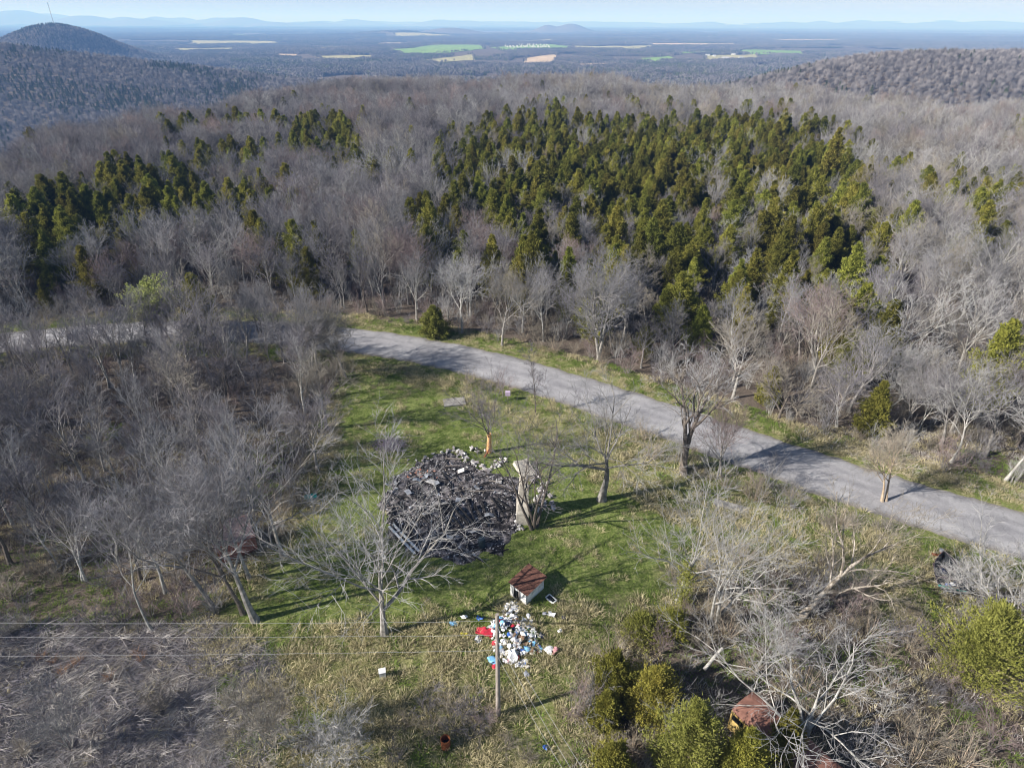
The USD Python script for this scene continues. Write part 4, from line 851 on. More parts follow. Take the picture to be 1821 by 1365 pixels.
# blossoming orchard rows
op = []
for row in range(3):
    for q in range(13):
        a = at(898 + q * 6.2 + row * 2, 82.5 + row * 2.6, -92); op.append((a[0] + rg.normal(0, 4), a[1] + rg.normal(0, 6)))
c = klass('orchard_form'); rgo = np.random.default_rng(81); q = rgo.normal(0, 1, (60, 3)); q = q / np.linalg.norm(q, axis=1, keepdims=True) * rgo.uniform(2.0, 3.6, (60, 1)) + [0, 0, 4.5]; d = unit(rgo.normal(0, 1, q.shape)); e = unit(np.cross(d, rgo.normal(0, 1, q.shape)))
obj('blossom', (np.stack([q - e * 0.9, q + e * 0.9, q + d * 1.6], 1).reshape(-1, 3), np.arange(180).reshape(-1, 3)), M['blossom'], c); obj('trunk', tubes(np.array([[[0, 0, -0.5], [0, 0, 4.0]]]), np.array([[0.25, 0.15]]), 5), M['bark_dark'], c)
for x, y in op:
    copy_of(c, 'orchard_tree', 'white blossoming tree in the rows beside the white farmhouse', 'blossoming tree', (x, y, h1(x, y) + 0.5), 0.0, 'white blossoming trees beside the farmhouse', 1.5)
# radio mast on the far left hill
p = far_dir(91, 2260); z0 = h1(*p); zt = at_y(84, 4, p[1])[2]
t = thing('radio_mast', 'thin radio mast on top of the far left hill', 'mast', (p[0], p[1], z0)); Hm = zt - z0
for k in range(3):
    a = 2.09 * k; obj('leg', tubes(np.array([[[0.6 * math.cos(a), 0.6 * math.sin(a), 0], [0.6 * math.cos(a), 0.6 * math.sin(a), Hm]]]), np.array([[0.16, 0.16]]), 5), M['rust_bus'], t)
seg = int(Hm / 3); br = []
for k in range(seg):
    a, b2 = 2.09 * (k % 3), 2.09 * ((k + 1) % 3); br.append([[0.6 * math.cos(a), 0.6 * math.sin(a), k * 3], [0.6 * math.cos(b2), 0.6 * math.sin(b2), k * 3 + 3]])
obj('lattice', tubes(np.array(br), np.full((len(br), 2), 0.09), 3), M['tin'], t)
for k in range(3):
    a = 2.09 * k + 0.5; obj('guy_wire', tubes(np.array([[[0, 0, Hm * 0.9], [45 * math.cos(a), 45 * math.sin(a), 2]]]), np.full((1, 2), 0.03), 3), M['tin'], t)

# ---------------------------------------------------------------- grass
def tuft(rg, n, h, spread, w, lie=0.5):
    az = rg.uniform(0, 6.28, n); rad = spread * np.sqrt(rg.uniform(0, 1, n)); p = np.stack([rad * np.cos(az), rad * np.sin(az), np.full(n, -0.03)], 1)
    d = unit(np.stack([np.cos(az) * rad / spread * lie + rg.normal(0, 0.25, n), np.sin(az) * rad / spread * lie + rg.normal(0, 0.25, n), np.ones(n)], 1)); L = h * rg.uniform(0.5, 1.2, n)[:, None]
    s = unit(np.cross(d, rg.normal(0, 1, (n, 3)))) * w
    bend = unit(d + np.stack([np.cos(az), np.sin(az), -0.5 + 0 * az], 1) * 0.7)
    m1 = p + d * L * 0.55; tip = m1 + bend * L * 0.5
    v = np.stack([p - s, p + s, m1 + s * 0.8, m1 - s * 0.8, tip], 1).reshape(-1, 3); o = np.arange(n)[:, None] * 5
    return v, np.concatenate([o + [0, 1, 2], o + [0, 2, 3], o + [3, 2, 4]])
GR = []
for k, (m_, n, h, sp, w) in enumerate([('grass_green', 34, 0.20, 0.28, 0.014), ('grass_green', 40, 0.28, 0.24, 0.014), ('grass_tan', 36, 0.34, 0.24, 0.013), ('grass_tan', 44, 0.42, 0.30, 0.013), ('straw_grey', 16, 0.5, 0.4, 0.016)]):
    c = klass('grass_form'); obj('blades', tuft(np.random.default_rng(600 + k), n, h, sp, w, 0.7), M[m_], c); GR.append(c)
X, Y = grid(-75, 75, 17, 105, 0.36, rg); k = np.abs(X) < 0.70 * Y + 19; X, Y = X[k], Y[k]
pt = shapely.points(X, Y); rd = road_dist(X, Y)
lawn = shapely.contains_xy(CLEARING.buffer(1.5), X, Y) | (rd < ROAD_HALF + 5.0)
lawn &= (rd > ROAD_HALF + 0.25) & ~shapely.contains_xy(RUIN.buffer(-0.2), X, Y)
nz = meshkit.fbm(np.stack([X / 2.2, Y / 2.2, 0 * X], -1), 3, 71)
gin = np.clip(0.5 + shapely.distance(pt, GREEN.exterior) * np.where(shapely.contains_xy(GREEN, X, Y), 1, -1) / 5, 0, 1); gin = np.where(rd < ROAD_HALF + 5, 0.55, gin)
dl = shapely.contains_xy(DRYLAWN, X, Y)
keep = lawn & (rg.uniform(0, 1, len(X)) < np.where(dl, 0.25, np.where(gin > 0.7, 0.42, 0.62)))
pg = np.clip(0.24 + gin * 0.62 + (nz - 0.5) * 2.6, 0.03, 0.97)
X, Y, pg, nz, gin, rd = X[keep], Y[keep], pg[keep], nz[keep], gin[keep], rd[keep]
isg = rg.uniform(0, 1, len(X)) < pg
kd = np.where(isg, rg.integers(0, 2, len(X)), 2 + rg.integers(0, 2, len(X)))
sc = rg.uniform(0.5, 1.45, len(X)) * np.where(gin > 0.6, 0.85, 1.25) * np.where(rd < ROAD_HALF + 2, 0.7, 1.0)
scatter('grass', GR[:4], np.column_stack([X, Y, hgt(X, Y)]), rg.uniform(0, 6.28, len(X)), sc, kd, label='green and tan grass tufts of the clearing and road verges', cat='grass')
print('grass', len(X))
# cut stalks of the straw patch
X, Y = grid(-50, 0, 18, 42, 0.46, rg); k = shapely.contains_xy(STRAW.buffer(1.0), X, Y) & (np.abs(X) < 0.70 * Y + 19); X, Y = X[k], Y[k]
c1 = klass('stalk_form'); rs = np.random.default_rng(620); n = 24
p0 = np.column_stack([rs.uniform(-.45, .45, n), rs.uniform(-.45, .45, n), rs.uniform(0, 0.12, n)]); az = rs.normal(0.5, 0.9, n); L = rs.uniform(0.4, 1.5, n)
obj('stalks', spikes(p0, p0 + np.column_stack([np.cos(az) * L, np.sin(az) * L, rs.uniform(-0.02, 0.3, n)]), rs.uniform(0.009, 0.023, n)), M['straw_grey'], c1)
c2 = klass('stalk_form'); p0 = np.column_stack([rs.uniform(-.45, .45, n), rs.uniform(-.45, .45, n), rs.uniform(0, 0.12, n)]); az = rs.normal(0.2, 1.1, n)
obj('stalks', spikes(p0, p0 + np.column_stack([np.cos(az) * L, np.sin(az) * L, rs.uniform(-0.05, 0.3, n)]), rs.uniform(0.008, 0.022, n)), M['twig_mauve'], c2)
kd = (rg.uniform(0, 1, len(X)) < 0.66).astype(int) + (rg.uniform(0, 1, len(X)) < 0.1)
scatter('dry_stalks', [c1, c2, GR[2]], np.column_stack([X, Y, hgt(X, Y)]), rg.uniform(0, 6.28, len(X)), rg.uniform(0.5, 1.4, len(X)), np.minimum(kd, 2), label='flattened grey stalks covering the lower left corner', cat='dry stalks')
# brown grass beneath the brush, both sides
X, Y = grid(-60, 62, 17, 62, 0.62, rg); k = (np.abs(X) < 0.70 * Y + 19) & ~shapely.contains_xy(CLEARING, X, Y) & ~shapely.contains_xy(STRAW, X, Y) & (road_dist(X, Y) > ROAD_HALF + 1); X, Y = X[k], Y[k]
nz = meshkit.fbm(np.stack([X / 5, Y / 5, 0 * X], -1), 3, 81); kd = np.where(nz > 0.62, 1, np.where(rg.uniform(0, 1, len(X)) < 0.55, 3, 4))
scatter('brush_grass', GR, np.column_stack([X, Y, hgt(X, Y)]), rg.uniform(0, 6.28, len(X)), rg.uniform(0.7, 1.4, len(X)), kd, label='dry grass and weeds below the brush', cat='grass')
# rust coloured weeds on the straw patch
for i, (px, py) in enumerate([(73, 1172), (95, 1178), (110, 1196), (128, 1184), (143, 1178), (196, 1208), (243, 1165), (252, 1172)]):
    b = at(px, py); rs = np.random.default_rng(640 + i)
    obj('rust_weed', (lambda v, f: (v + [b[0], b[1], h1(b[0], b[1])], f))(*tuft(rs, 34, 0.8, 0.2, 0.012, 0.3)), M['leaf_rust'], label='rust coloured dry weed clump standing on the straw patch', cat='weeds', group='rust coloured weed clumps on the straw patch')

# ---------------------------------------------------------------- the burnt house
rgs = np.random.default_rng(88)
for i, (px, py, sc_, kd_) in enumerate([(760, 1262, 1.0, 1), (800, 1250, 0.9, 2), (835, 1262, 1.0, 1), (862, 1282, 0.8, 3), (815, 1292, 0.9, 1), (770, 1300, 0.8, 2), (850, 1305, 0.8, 1), (720, 1290, 0.7, 2), (500, 1265, 0.7, 2), (540, 1330, 0.8, 1), (470, 1235, 0.7, 2), (640, 1310, 0.6, 2), (900, 1325, 0.7, 5), (940, 1345, 0.7, 5), (700, 1345, 0.7, 1)]):
    p = at(px, py); c, word = SHRUB[kd_]
    copy_of(c, 'shrub', f'{word} low bramble bush in the rough grass below the lawn', 'shrub', (p[0], p[1], h1(p[0], p[1])), rgs.uniform(0, 6.28), f'{word} low bramble bushes in the rough grass', (sc_, sc_, sc_ * 0.65))
rg = np.random.default_rng(90)
rc = np.array(RUIN.centroid.coords[0]); RZ = h1(*rc)
house = thing('burnt_house', 'black charred remains of a burnt down house on the lawn', 'burnt house', (rc[0], rc[1], RZ))
b = RUIN.bounds; gx, gy = np.meshgrid(np.arange(b[0], b[2], 0.28), np.arange(b[1], b[3], 0.28)); gx = gx + rg.uniform(-.08, .08, gx.shape); gy = gy + rg.uniform(-.08, .08, gx.shape)
k = shapely.contains_xy(RUIN.buffer(-0.1), gx, gy); bp = np.array(shapely.get_coordinates(shapely.segmentize(RUIN, 0.4)))
pts = np.vstack([np.stack([gx[k], gy[k]], 1), bp]); f = Delaunay(pts).simplices; c = pts[f].mean(1); f = f[shapely.contains_xy(RUIN, c[:, 0], c[:, 1])]
di = shapely.distance(shapely.points(pts[:, 0], pts[:, 1]), RUIN.exterior)
zz = 0.03 + 0.22 * smooth(0, 2.5, di) * meshkit.fbm(np.column_stack([pts / 1.3, 0 * pts[:, 0]]), 4, 91) + rg.uniform(0, 0.05, len(pts)) * (di > 0.1) - 0.10 * (di < 0.05)
zz = zz + hgt(pts[:, 0], pts[:, 1]) - RZ
obj('ash_bed', (np.column_stack([pts - rc, zz]), f), M['ash'], house, label='black bed of ash and charcoal')
from scipy.interpolate import LinearNDInterpolator
ashz = LinearNDInterpolator(pts - rc, zz, fill_value=0.0)
def block(rg, s, jit=0.16):
    m = trimesh.creation.box([1, 1, 1]); v = m.vertices * (1 + rg.normal(0, jit, m.vertices.shape)) * s
    R = trimesh.transformations.euler_matrix(*rg.normal(0, 0.3, 2), rg.uniform(0, 6.28))[:3, :3]
    return trimesh.Trimesh(v @ R.T, m.faces, process=False)
def bar(p, q, w, h):
    p, q = np.asarray(p, float), np.asarray(q, float); d = q - p; L = np.linalg.norm(d); d /= L; s = unit(np.cross(d, [0, 0, 1.0])); u = np.cross(s, d)
    m = trimesh.creation.box([1, 1, 1]); v = m.vertices
    return trimesh.Trimesh((p + q) / 2 + v[:, :1] * d * L + v[:, 1:2] * s * w + v[:, 2:] * u * h, m.faces, process=False)
def ruin_pt():
    while True:
        x, y = rg.uniform(b[0], b[2]), rg.uniform(b[1], b[3])
        if RUIN.buffer(-0.4).contains(shapely.Point(x, y)): return np.array([x, y]) - rc
j0, j1 = at(829, 890)[:2], at(855, 932)[:2]; jd = unit(j1 - j0); jn = np.array([-jd[1], jd[0]])
for k in range(10):                     # floor joists still lying in rows
    o = at(872, 905)[:2] - rc + jn * (k - 7) * 0.62 + jd * rg.normal(0, 0.4); L = rg.uniform(1.6, 4.2)
    jj = unit(jd + rg.normal(0, 0.13, 2)); p, q = o - jj * L / 2, o + jj * L / 2; zp, zq = float(ashz(*p)) + 0.12, float(ashz(*q)) + 0.12
    obj('charred_joist', bar([*p, zp + rg.uniform(0, .12)], [*q, zq + rg.uniform(0, .12)], 0.11, 0.16), M['char'], house)
for k in range(95):
    o = ruin_pt(); a = (math.atan2(jd[1], jd[0]) if k % 2 else math.atan2(jn[1], jn[0])) + rg.normal(0, 0.35); L = rg.uniform(0.6, 2.6); d = np.array([math.cos(a), math.sin(a)])
    z = float(ashz(*o)) + 0.10
    obj('charred_beam', bar([*(o - d * L / 2), z + rg.uniform(-.05, .12)], [*(o + d * L / 2), z + rg.uniform(-.05, .15)], rg.uniform(0.05, 0.11), rg.uniform(0.05, 0.11)), M['char'] if k % 8 else M['wood_grey'], house)
def stone_line(pxa, pxb, n, s, wid=0.3, m=('stone', 'white_block')):
    a, q = at(*pxa)[:2] - rc, at(*pxb)[:2] - rc
    for k in range(n):
        o = a + (q - a) * (k + rg.uniform(0, 1)) / n + rg.normal(0, wid, 2); w = block(rg, s * rg.uniform(0.4, 1.05) * np.array([1.3, 0.85, 0.65]), 0.22); w.apply_translation([o[0], o[1], max(float(ashz(*o)), h1(o[0] + rc[0], o[1] + rc[1]) - RZ) + s * 0.3]); obj('stone', w, M[m[k % len(m)]], house)
stone_line((806, 801), (868, 836), 40, 0.32, 0.22); stone_line((868, 836), (900, 818), 22, 0.30, 0.22); stone_line((812, 800), (858, 800), 12, 0.34, 0.3)
stone_line((800, 803), (752, 818), 11, 0.28, 0.3); stone_line((745, 824), (702, 856), 15, 0.24, 0.5); stone_line((704, 858), (690, 880), 10, 0.3, 0.4)
stone_line((945, 845), (962, 872), 16, 0.34, 0.5); stone_line((955, 875), (975, 905), 26, 0.34, 0.6); stone_line((915, 930), (925, 945), 10, 0.25, 0.3); stone_line((690, 935), (740, 990), 10, 0.22, 0.4)
for k in range(26):
    o = at(*(np.array([742, 846]) + rg.normal(0, [14, 7])))[:2] - rc; w = block(rg, np.array([0.22, 0.11, 0.08])); w.apply_translation([*o, float(ashz(*o)) + 0.06]); obj('brick', w, M['brick'], house)
for k in range(70):
    o = ruin_pt(); w = block(rg, rg.uniform(0.07, 0.2) * np.array([1.5, 1.0, 0.4])); w.apply_translation([*o, float(ashz(*o)) + 0.06]); obj('rubble', w, M[('ash_light', 'white_block', 'tin', 'ash_light', 'wood_grey')[k % 5]], house)
bits = []
for k in range(1900):
    o = ruin_pt() * rg.uniform(1.0, 1.1); w = block(rg, rg.uniform(0.03, 0.10) * np.array([1.8, 1.0, 0.5]), 0.25); w.apply_translation([*o, float(ashz(*o)) + 0.04]); bits.append((w.vertices, w.faces))
for q, mm in enumerate(('ash_light', 'char', 'wood_grey', 'ash_light', 'char')):
    obj('debris', join(bits[q::5]), M[mm], house, kind='stuff')
for k, (px, py, s) in enumerate([(768, 860, 0.8), (742, 858, 0.6), (775, 862, 0.6), (820, 842, 0.5), (815, 895, 0.5), (850, 870, 0.5), (887, 860, 0.6), (726, 880, 0.5), (870, 920, 0.6), (840, 950, 0.5), (800, 960, 0.4), (756, 852, 0.5)]):
    o = at(px, py)[:2] - rc; m = trimesh.creation.box([s * 1.4, s, 0.03]).subdivide(); m.vertices[:, 2] += 0.10 * np.sin(m.vertices[:, 0] * 5 + k); m.apply_transform(trimesh.transformations.euler_matrix(rg.normal(0, .2), rg.normal(0, .2), rg.uniform(0, 6))); m.apply_translation([*o, float(ashz(*o)) + 0.2]); obj('metal_sheet', m, M['tin' if k % 3 else 'white_block'], house)
for off in (0, 0.45):
    a, q = at(692, 940)[:2] - rc, at(738, 988)[:2] - rc; n_ = np.array([0.7, 0.7]) * off; z = RZ * 0 + 0.28
    obj('white_board', bar([*(a + n_), z], [*(q + n_), z - 0.05], 0.20, 0.05), M['white_paint'], house, label='long white board lying at the near left corner')
w = bar([*(at(862, 792 + 22)[:2] - rc), 0.1], [*(at(862, 812)[:2] - rc + [0.5, -.6]), 1.3], 0.28, 0.1); obj('door_panel', w, M['rust_orange'], house, label='orange rusted panel standing at the back corner')
w = trimesh.creation.cylinder(0.3, 0.9, sections=14); o = at(857, 972)[:2] - rc; w.apply_translation([*o, 0.5]); obj('water_heater', w, M['boat_dark'], house, label='dark blue drum at the near edge')

# chimney: a tapering stack with a broken top, standing at the right end of the ruin
c0 = at(930, 932); c0[2] = h1(c0[0], c0[1])
ch = thing('chimney', 'tall pale concrete chimney left standing at the burnt house', 'chimney', c0)
def frustum(rects):
    v = np.array([[x, y, z] for (x0, x1, y0, y1, z) in rects for x, y in ((x0, y0), (x1, y0), (x1, y1), (x0, y1))]); f = []
    for k in range(len(rects) - 1):
        for j in range(4):
            a, b_ = 4 * k + j, 4 * k + (j + 1) % 4; f += [[a, b_, b_ + 4], [a, b_ + 4, a + 4]]
    n = 4 * (len(rects) - 1); f += [[n, n + 1, n + 2], [n, n + 2, n + 3]]; return v, np.array(f)
obj('stack', frustum([(-0.62, 0.5, -0.1, 2.5, -0.2), (-0.58, 0.5, 0, 2.5, 1.2), (-0.42, 0.48, 0.5, 2.0, 2.2), (-0.36, 0.46, 0.7, 1.9, 3.7), (-0.33, 0.42, 0.8, 1.8, 4.1)]), M['concrete'], ch)
for k, (x, y, z, s) in enumerate([(-0.2, 1.0, 4.15, 0.26), (0.15, 1.1, 4.2, 0.3), (-0.15, 1.55, 4.18, 0.3), (0.2, 1.6, 4.25, 0.28), (0.25, 1.3, 4.5, 0.22), (-0.2, 1.3, 4.45, 0.2)]):
    w = block(rg, s * np.array([1.2, 0.9, 0.8]), 0.1); w.apply_translation([x, y, z]); obj('cap_block', w, M['concrete'], ch)
sl = at(934, 838); w = trimesh.creation.box([1.6, 2.2, 0.5]).subdivide(); w.vertices += rg.normal(0, 0.05, w.vertices.shape); w.apply_transform(trimesh.transformations.euler_matrix(0.25, 0.1, 0.5)); w.apply_translation([sl[0], sl[1], h1(sl[0], sl[1]) + 0.35])
obj('concrete_slab', w, M['concrete'], label='tilted pale concrete slab lying behind the chimney', cat='slab')
for px, py, sx, sy, rz, lab in [(808, 716, 2.6, 1.7, 0.2, 'flat grey concrete pad in the lawn behind the burnt house'), (1300, 901, 3.2, 0.9, -0.45, 'flat pale concrete strip in the lawn near the road')]:
    p = at(px, py); w = trimesh.creation.box([sx, sy, 0.16]); w.apply_transform(trimesh.transformations.rotation_matrix(rz, [0, 0, 1])); w.apply_translation([p[0], p[1], h1(p[0], p[1]) + 0.12]); obj('concrete_pad', w, M['concrete_grey'], label=lab, cat='slab')

# ---------------------------------------------------------------- the small shed
A, B, C = at(907.6, 1057), at(935, 1076), at(967, 1045); D = A + C - B; zs = h1(B[0], B[1])
hA, hB = float(at_y(906, 1035, A[1])[2]), float(at_y(935, 1056, B[1])[2])
cen = (A + B + C + D)[:2] / 4; shed = thing('garden_shed', 'small white block shed with rusty corrugated roof on the lawn', 'shed', (cen[0], cen[1], zs))
la, lb, lc, ld = [np.array([*(p[:2] - cen), 0]) for p in (A, B, C, D)]
def wall(p, q, hp, hq, th=0.12):
    d = unit(q - p); n_ = np.array([d[1], -d[0], 0]) * th; v = []
    for pt_, hh in ((p, hp), (q, hq)):
        for o in (0 * n_, -n_): v += [pt_ + o + [0, 0, -0.3], pt_ + o + [0, 0, hh]]
    v = np.array(v); return trimesh.convex.convex_hull(v)
e_ = 0.13
for p, q, hp, hq in ((la, lb, hA, hB), (lb + unit(lc - lb) * e_, lc, hB, hB), (lc + unit(ld - lc) * e_, ld, hB, hA), (ld + unit(la - ld) * e_, la + unit(ld - la) * e_, hA, hA)):
    wl = obj('wall', wall(p, q, hp, hq), M['white_paint'], shed)
    if p is la: front = wl
d_ = unit(lb - la); n_ = np.array([d_[1], -d_[0], 0]); o = la + d_ * 0.42
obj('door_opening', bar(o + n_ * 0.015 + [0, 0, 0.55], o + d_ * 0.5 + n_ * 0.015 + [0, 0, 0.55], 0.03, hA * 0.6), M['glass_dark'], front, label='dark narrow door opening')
for sgn in (-0.02, 0.52): obj('door_post', bar(o + d_ * sgn + n_ * 0.03 + [0, 0, 0.0], o + d_ * (sgn + 0.001) + n_ * 0.03 + [0, 0, hA * 0.85], 0.06, 0.05), M['wood_grey'], front)
du, dv = lb - la, ld - la; nS = 5
for k in range(nS):
    s0, s1 = -0.06 + k * (1.12 / nS), -0.06 + (k + 1) * (1.12 / nS) + 0.015; xs = np.linspace(s0, s1, 25); v = []
    for s in xs:
        for t in np.linspace(-0.10, 1.12, 5):
            p = la + dv * s + du * t; zr_ = hA + (hB - hA) * t + 0.035 + 0.022 * math.sin(s * 2 * math.pi * 30) + 0.012 * (k % 2); v.append([p[0], p[1], zr_])
    v = np.array(v); i, j = np.meshgrid(np.arange(24), np.arange(4), indexing='ij'); a = (i * 5 + j).ravel(); f = np.vstack([np.stack([a, a + 1, a + 6], 1), np.stack([a, a + 6, a + 5], 1)])
    obj('roof_sheet', (v, f), M['rust'], shed)

# ---------------------------------------------------------------- trash heap below the shed
rg = np.random.default_rng(95)
def crumple(rg, s, flat=0.45):
    m = trimesh.creation.icosphere(1); v = m.vertices * (0.62 + 0.75 * rg.uniform(0, 1, (len(m.vertices), 1))) * s * np.array([1.15, 0.85, flat])
    a = rg.uniform(0, 6.28); R = trimesh.transformations.euler_matrix(*rg.normal(0, .35, 2), a)[:3, :3]; return v @ R.T, m.faces
def sheet(rg, s):
    x, y = np.meshgrid(np.linspace(-1, 1, 5), np.linspace(-1, 1, 5)); v = np.column_stack([x.ravel() * s, y.ravel() * s * rg.uniform(0.5, 0.9), rg.normal(0, 0.22, 25) * s]); v[:, :2] += rg.normal(0, 0.08, (25, 2)) * s
    i, j = np.meshgrid(np.arange(4), np.arange(4), indexing='ij'); a = (i * 5 + j).ravel(); f = np.vstack([np.stack([a, a + 1, a + 6], 1), np.stack([a, a + 6, a + 5], 1)])
    R = trimesh.transformations.euler_matrix(*rg.normal(0, .3, 2), rg.uniform(0, 6.28))[:3, :3]; return v @ R.T, f
HEAP = [(905, 1072), (925, 1068), (925, 1095), (950, 1108), (962, 1130), (962, 1160), (942, 1165), (938, 1190), (905, 1182), (885, 1172), (874, 1140), (862, 1125), (872, 1110), (888, 1098), (890, 1085)]
hp = ground_poly(HEAP); hb = hp.bounds
COL = [('white', 'trash_white', 0.50), ('cream', 'trash_cream', 0.12), ('grey', 'trash_grey', 0.12), ('blue', 'trash_blue', 0.05), ('light blue', 'trash_sky', 0.05), ('dark navy', 'trash_navy', 0.07), ('red', 'trash_red', 0.02), ('pink', 'trash_pink', 0.02), ('brown', 'trash_brown', 0.05)]
n = 0
while n < 275:
    x, y = rg.uniform(hb[0], hb[2]), rg.uniform(hb[1], hb[3])
    if not hp.contains(shapely.Point(x, y)): continue
    cw, cm, _ = COL[rg.choice(len(COL), p=[c[2] for c in COL])]; dd_ = hp.exterior.distance(shapely.Point(x, y)); s = rg.uniform(0.08, 0.23)
    bag = rg.uniform() < 0.6; v, f = crumple(rg, s) if bag else sheet(rg, s * 1.15)
    v = np.asarray(v) + [x, y, h1(x, y) + s * 0.35 + 0.30 * min(1, dd_ / 1.2) * rg.uniform(0.2, 1)]
    w = 'bag' if bag else 'cloth sheet'
    obj('trash_bag' if bag else 'trash_sheet', (v, f), M[cm], smooth=25, label=f'crumpled {cw} {w} in the trash heap below the small shed', cat='trash', group=f'crumpled {cw} {w} pieces in the trash heap'); n += 1
def litter(px, py, s, m_, label, flat=0.45, name='trash_bag', shape='bag', cat='trash'):
    p = at(px, py); v, f = crumple(rg, s, flat) if shape == 'bag' else sheet(rg, s); obj(name, (np.asarray(v) + [p[0], p[1], h1(p[0], p[1]) + s * 0.4 + 0.08], f), M[m_], smooth=25, label=label, cat=cat)
litter(825, 1098, 0.26, 'trash_white', 'white bag lying on the lawn left of the shed, nearer the shed of two'); litter(806, 1110, 0.24, 'trash_sky', 'pale blue bag lying on the lawn right of the large spreading tree')
litter(853, 1100, 0.26, 'trash_blue', 'blue plastic sheet on the shaded lawn left of the heap', name='trash_sheet', shape='sheet')
litter(826, 1131, 0.30, 'trash_yellow', 'bright yellow plastic sheet left of the red one', name='trash_sheet', shape='sheet')
litter(850, 1138, 0.28, 'trash_white', 'white curved scrap below the red plastic sheet', name='trash_sheet', shape='sheet')
litter(941, 1099, 0.22, 'trash_white', 'white bag lying alone above the right side of the heap'); litter(968, 1091, 0.16, 'trash_grey', 'small grey bag on the lawn below the window frame')
litter(981, 1093, 0.28, 'trash_white', 'white crumpled sheet on the lawn below the window frame', name='trash_sheet', shape='sheet'); litter(1003, 1099, 0.22, 'trash_navy', 'dark scrap on the lawn at the far right of the heap', shape='sheet', name='trash_sheet')
litter(996, 1122, 0.22, 'trash_white', 'white scrap on the lawn right of the heap', shape='sheet', name='trash_sheet'); litter(976, 1157, 0.34, 'trash_white', 'pair of white bags right of the heap, left one'); litter(986, 1158, 0.28, 'trash_pink', 'pale pink bag at the right of the white one beside the heap')
litter(937, 1200, 0.2, 'trash_grey', 'lowest grey bag trailing below the heap'); litter(877, 1177, 0.36, 'trash_sky', 'light blue box like bag left of the pole at the heap'); litter(878, 1186, 0.2, 'trash_red', 'red rag just below the light blue bag')
litter(912, 1171, 0.40, 'trash_white', 'large white bag at the lower middle of the heap', 0.6); litter(878, 1146, 0.2, 'trash_red', 'red rag left of the pole in the heap')
litter(970, 1330, 0.2, 'trash_blue', 'small blue bag in the weeds at the lower edge of the picture')
p = at(862, 1126); m = trimesh.creation.box([1.25, 0.5, 0.12]).subdivide().subdivide().subdivide(); m.vertices += (meshkit.fbm(m.vertices * 3.5 + 7, 3, 5)[:, None] - 0.5) * [0.3, 0.45, 0.6]; m.apply_transform(trimesh.transformations.rotation_matrix(-0.12, [0, 0, 1])); m.apply_translation([p[0], p[1], h1(p[0], p[1]) + 0.25])
obj('plastic_sled', m, M['trash_red'], smooth=30, label='bright red plastic sheet at the left of the trash heap', cat='plastic sheet')
# white framed window lying on the lawn
ps = [at(970, 1064), at(977, 1058), at(990, 1069), at(983, 1074)]; ct = sum(ps) / 4; t = thing('window_frame', 'white framed window pane lying on the lawn right of the shed', 'window', (ct[0], ct[1], h1(ct[0], ct[1])))
for k in range(4):
    a, b_ = ps[k] - ct + [0, 0, 0.2], ps[(k + 1) % 4] - ct + [0, 0, 0.2]; dd_ = unit(b_ - a) * 0.05; obj('frame_bar', bar(a + dd_ * (k % 2), b_ - dd_ * (k % 2), 0.09, 0.07), M['white_paint'], t)
obj('pane', (np.array([p - ct + [0, 0, 0.2] for p in ps]), np.array([[0, 1, 2], [0, 2, 3]])), M['glass_dark'], t)
# white box, rusty barrel
p = at(681, 1203); t = thing('white_box', 'white upright box standing alone in the dry grass', 'box', (p[0], p[1], h1(p[0], p[1])), 0.25)
w = trimesh.creation.box([0.45, 0.40, 0.62]); w.apply_translation([0, 0, 0.29]); obj('body', w, M['white_paint'], t); w = trimesh.creation.box([0.48, 0.43, 0.06]); w.apply_translation([0, 0, 0.635]); obj('lid', w, M['porcelain'], t)
p = at(793, 1328); t = thing('barrel', 'rusty open topped steel barrel in the weeds at the lower edge', 'barrel', (p[0], p[1], h1(p[0], p[1])))
zz = [(0.29, 0.0), (0.29, 0.28), (0.305, 0.30), (0.29, 0.32), (0.29, 0.58), (0.305, 0.60), (0.29, 0.62), (0.29, 0.86), (0.305, 0.88), (0.27, 0.88), (0.27, 0.1), (0.001, 0.1)]
obj('body', trimesh.creation.revolve(np.array(zz), sections=20), M['rust_orange'], t); w = trimesh.creation.cylinder(0.268, 0.02, sections=18); w.apply_translation([0, 0, 0.35]); obj('ash_fill', w, M['char'], t)

# ---------------------------------------------------------------- utility pole and lines
pb = at(886, 1270); pb[2] = h1(pb[0], pb[1]); PH = float(at_y(884.5, 1092, pb[1])[2] - pb[2])
pole = thing('utility_pole', 'weathered wooden utility pole in front of the trash heap', 'utility pole', pb)
tz = np.linspace(0, 1, 6); obj('shaft', tubes(np.stack([0 * tz, 0 * tz, -0.4 + (PH + 0.4) * tz], 1)[None], (0.175 - 0.06 * tz)[None], 10, True), M['wood_grey'], pole, smooth=60)
ATT = []
for k, py in enumerate((1104, 1129, 1156)):
    z = float(at_y(886, py, pb[1])[2] - pb[2]); ATT.append(z)
    w = trimesh.creation.cylinder(0.055, 0.14, sections=10); w.apply_translation([-0.20, 0, z]); bk_ = obj('bracket', bar([-0.16, 0, z], [0, 0, z], 0.035, 0.035), M['tin'], pole); obj('insulator', w, M['porcelain'], bk_)
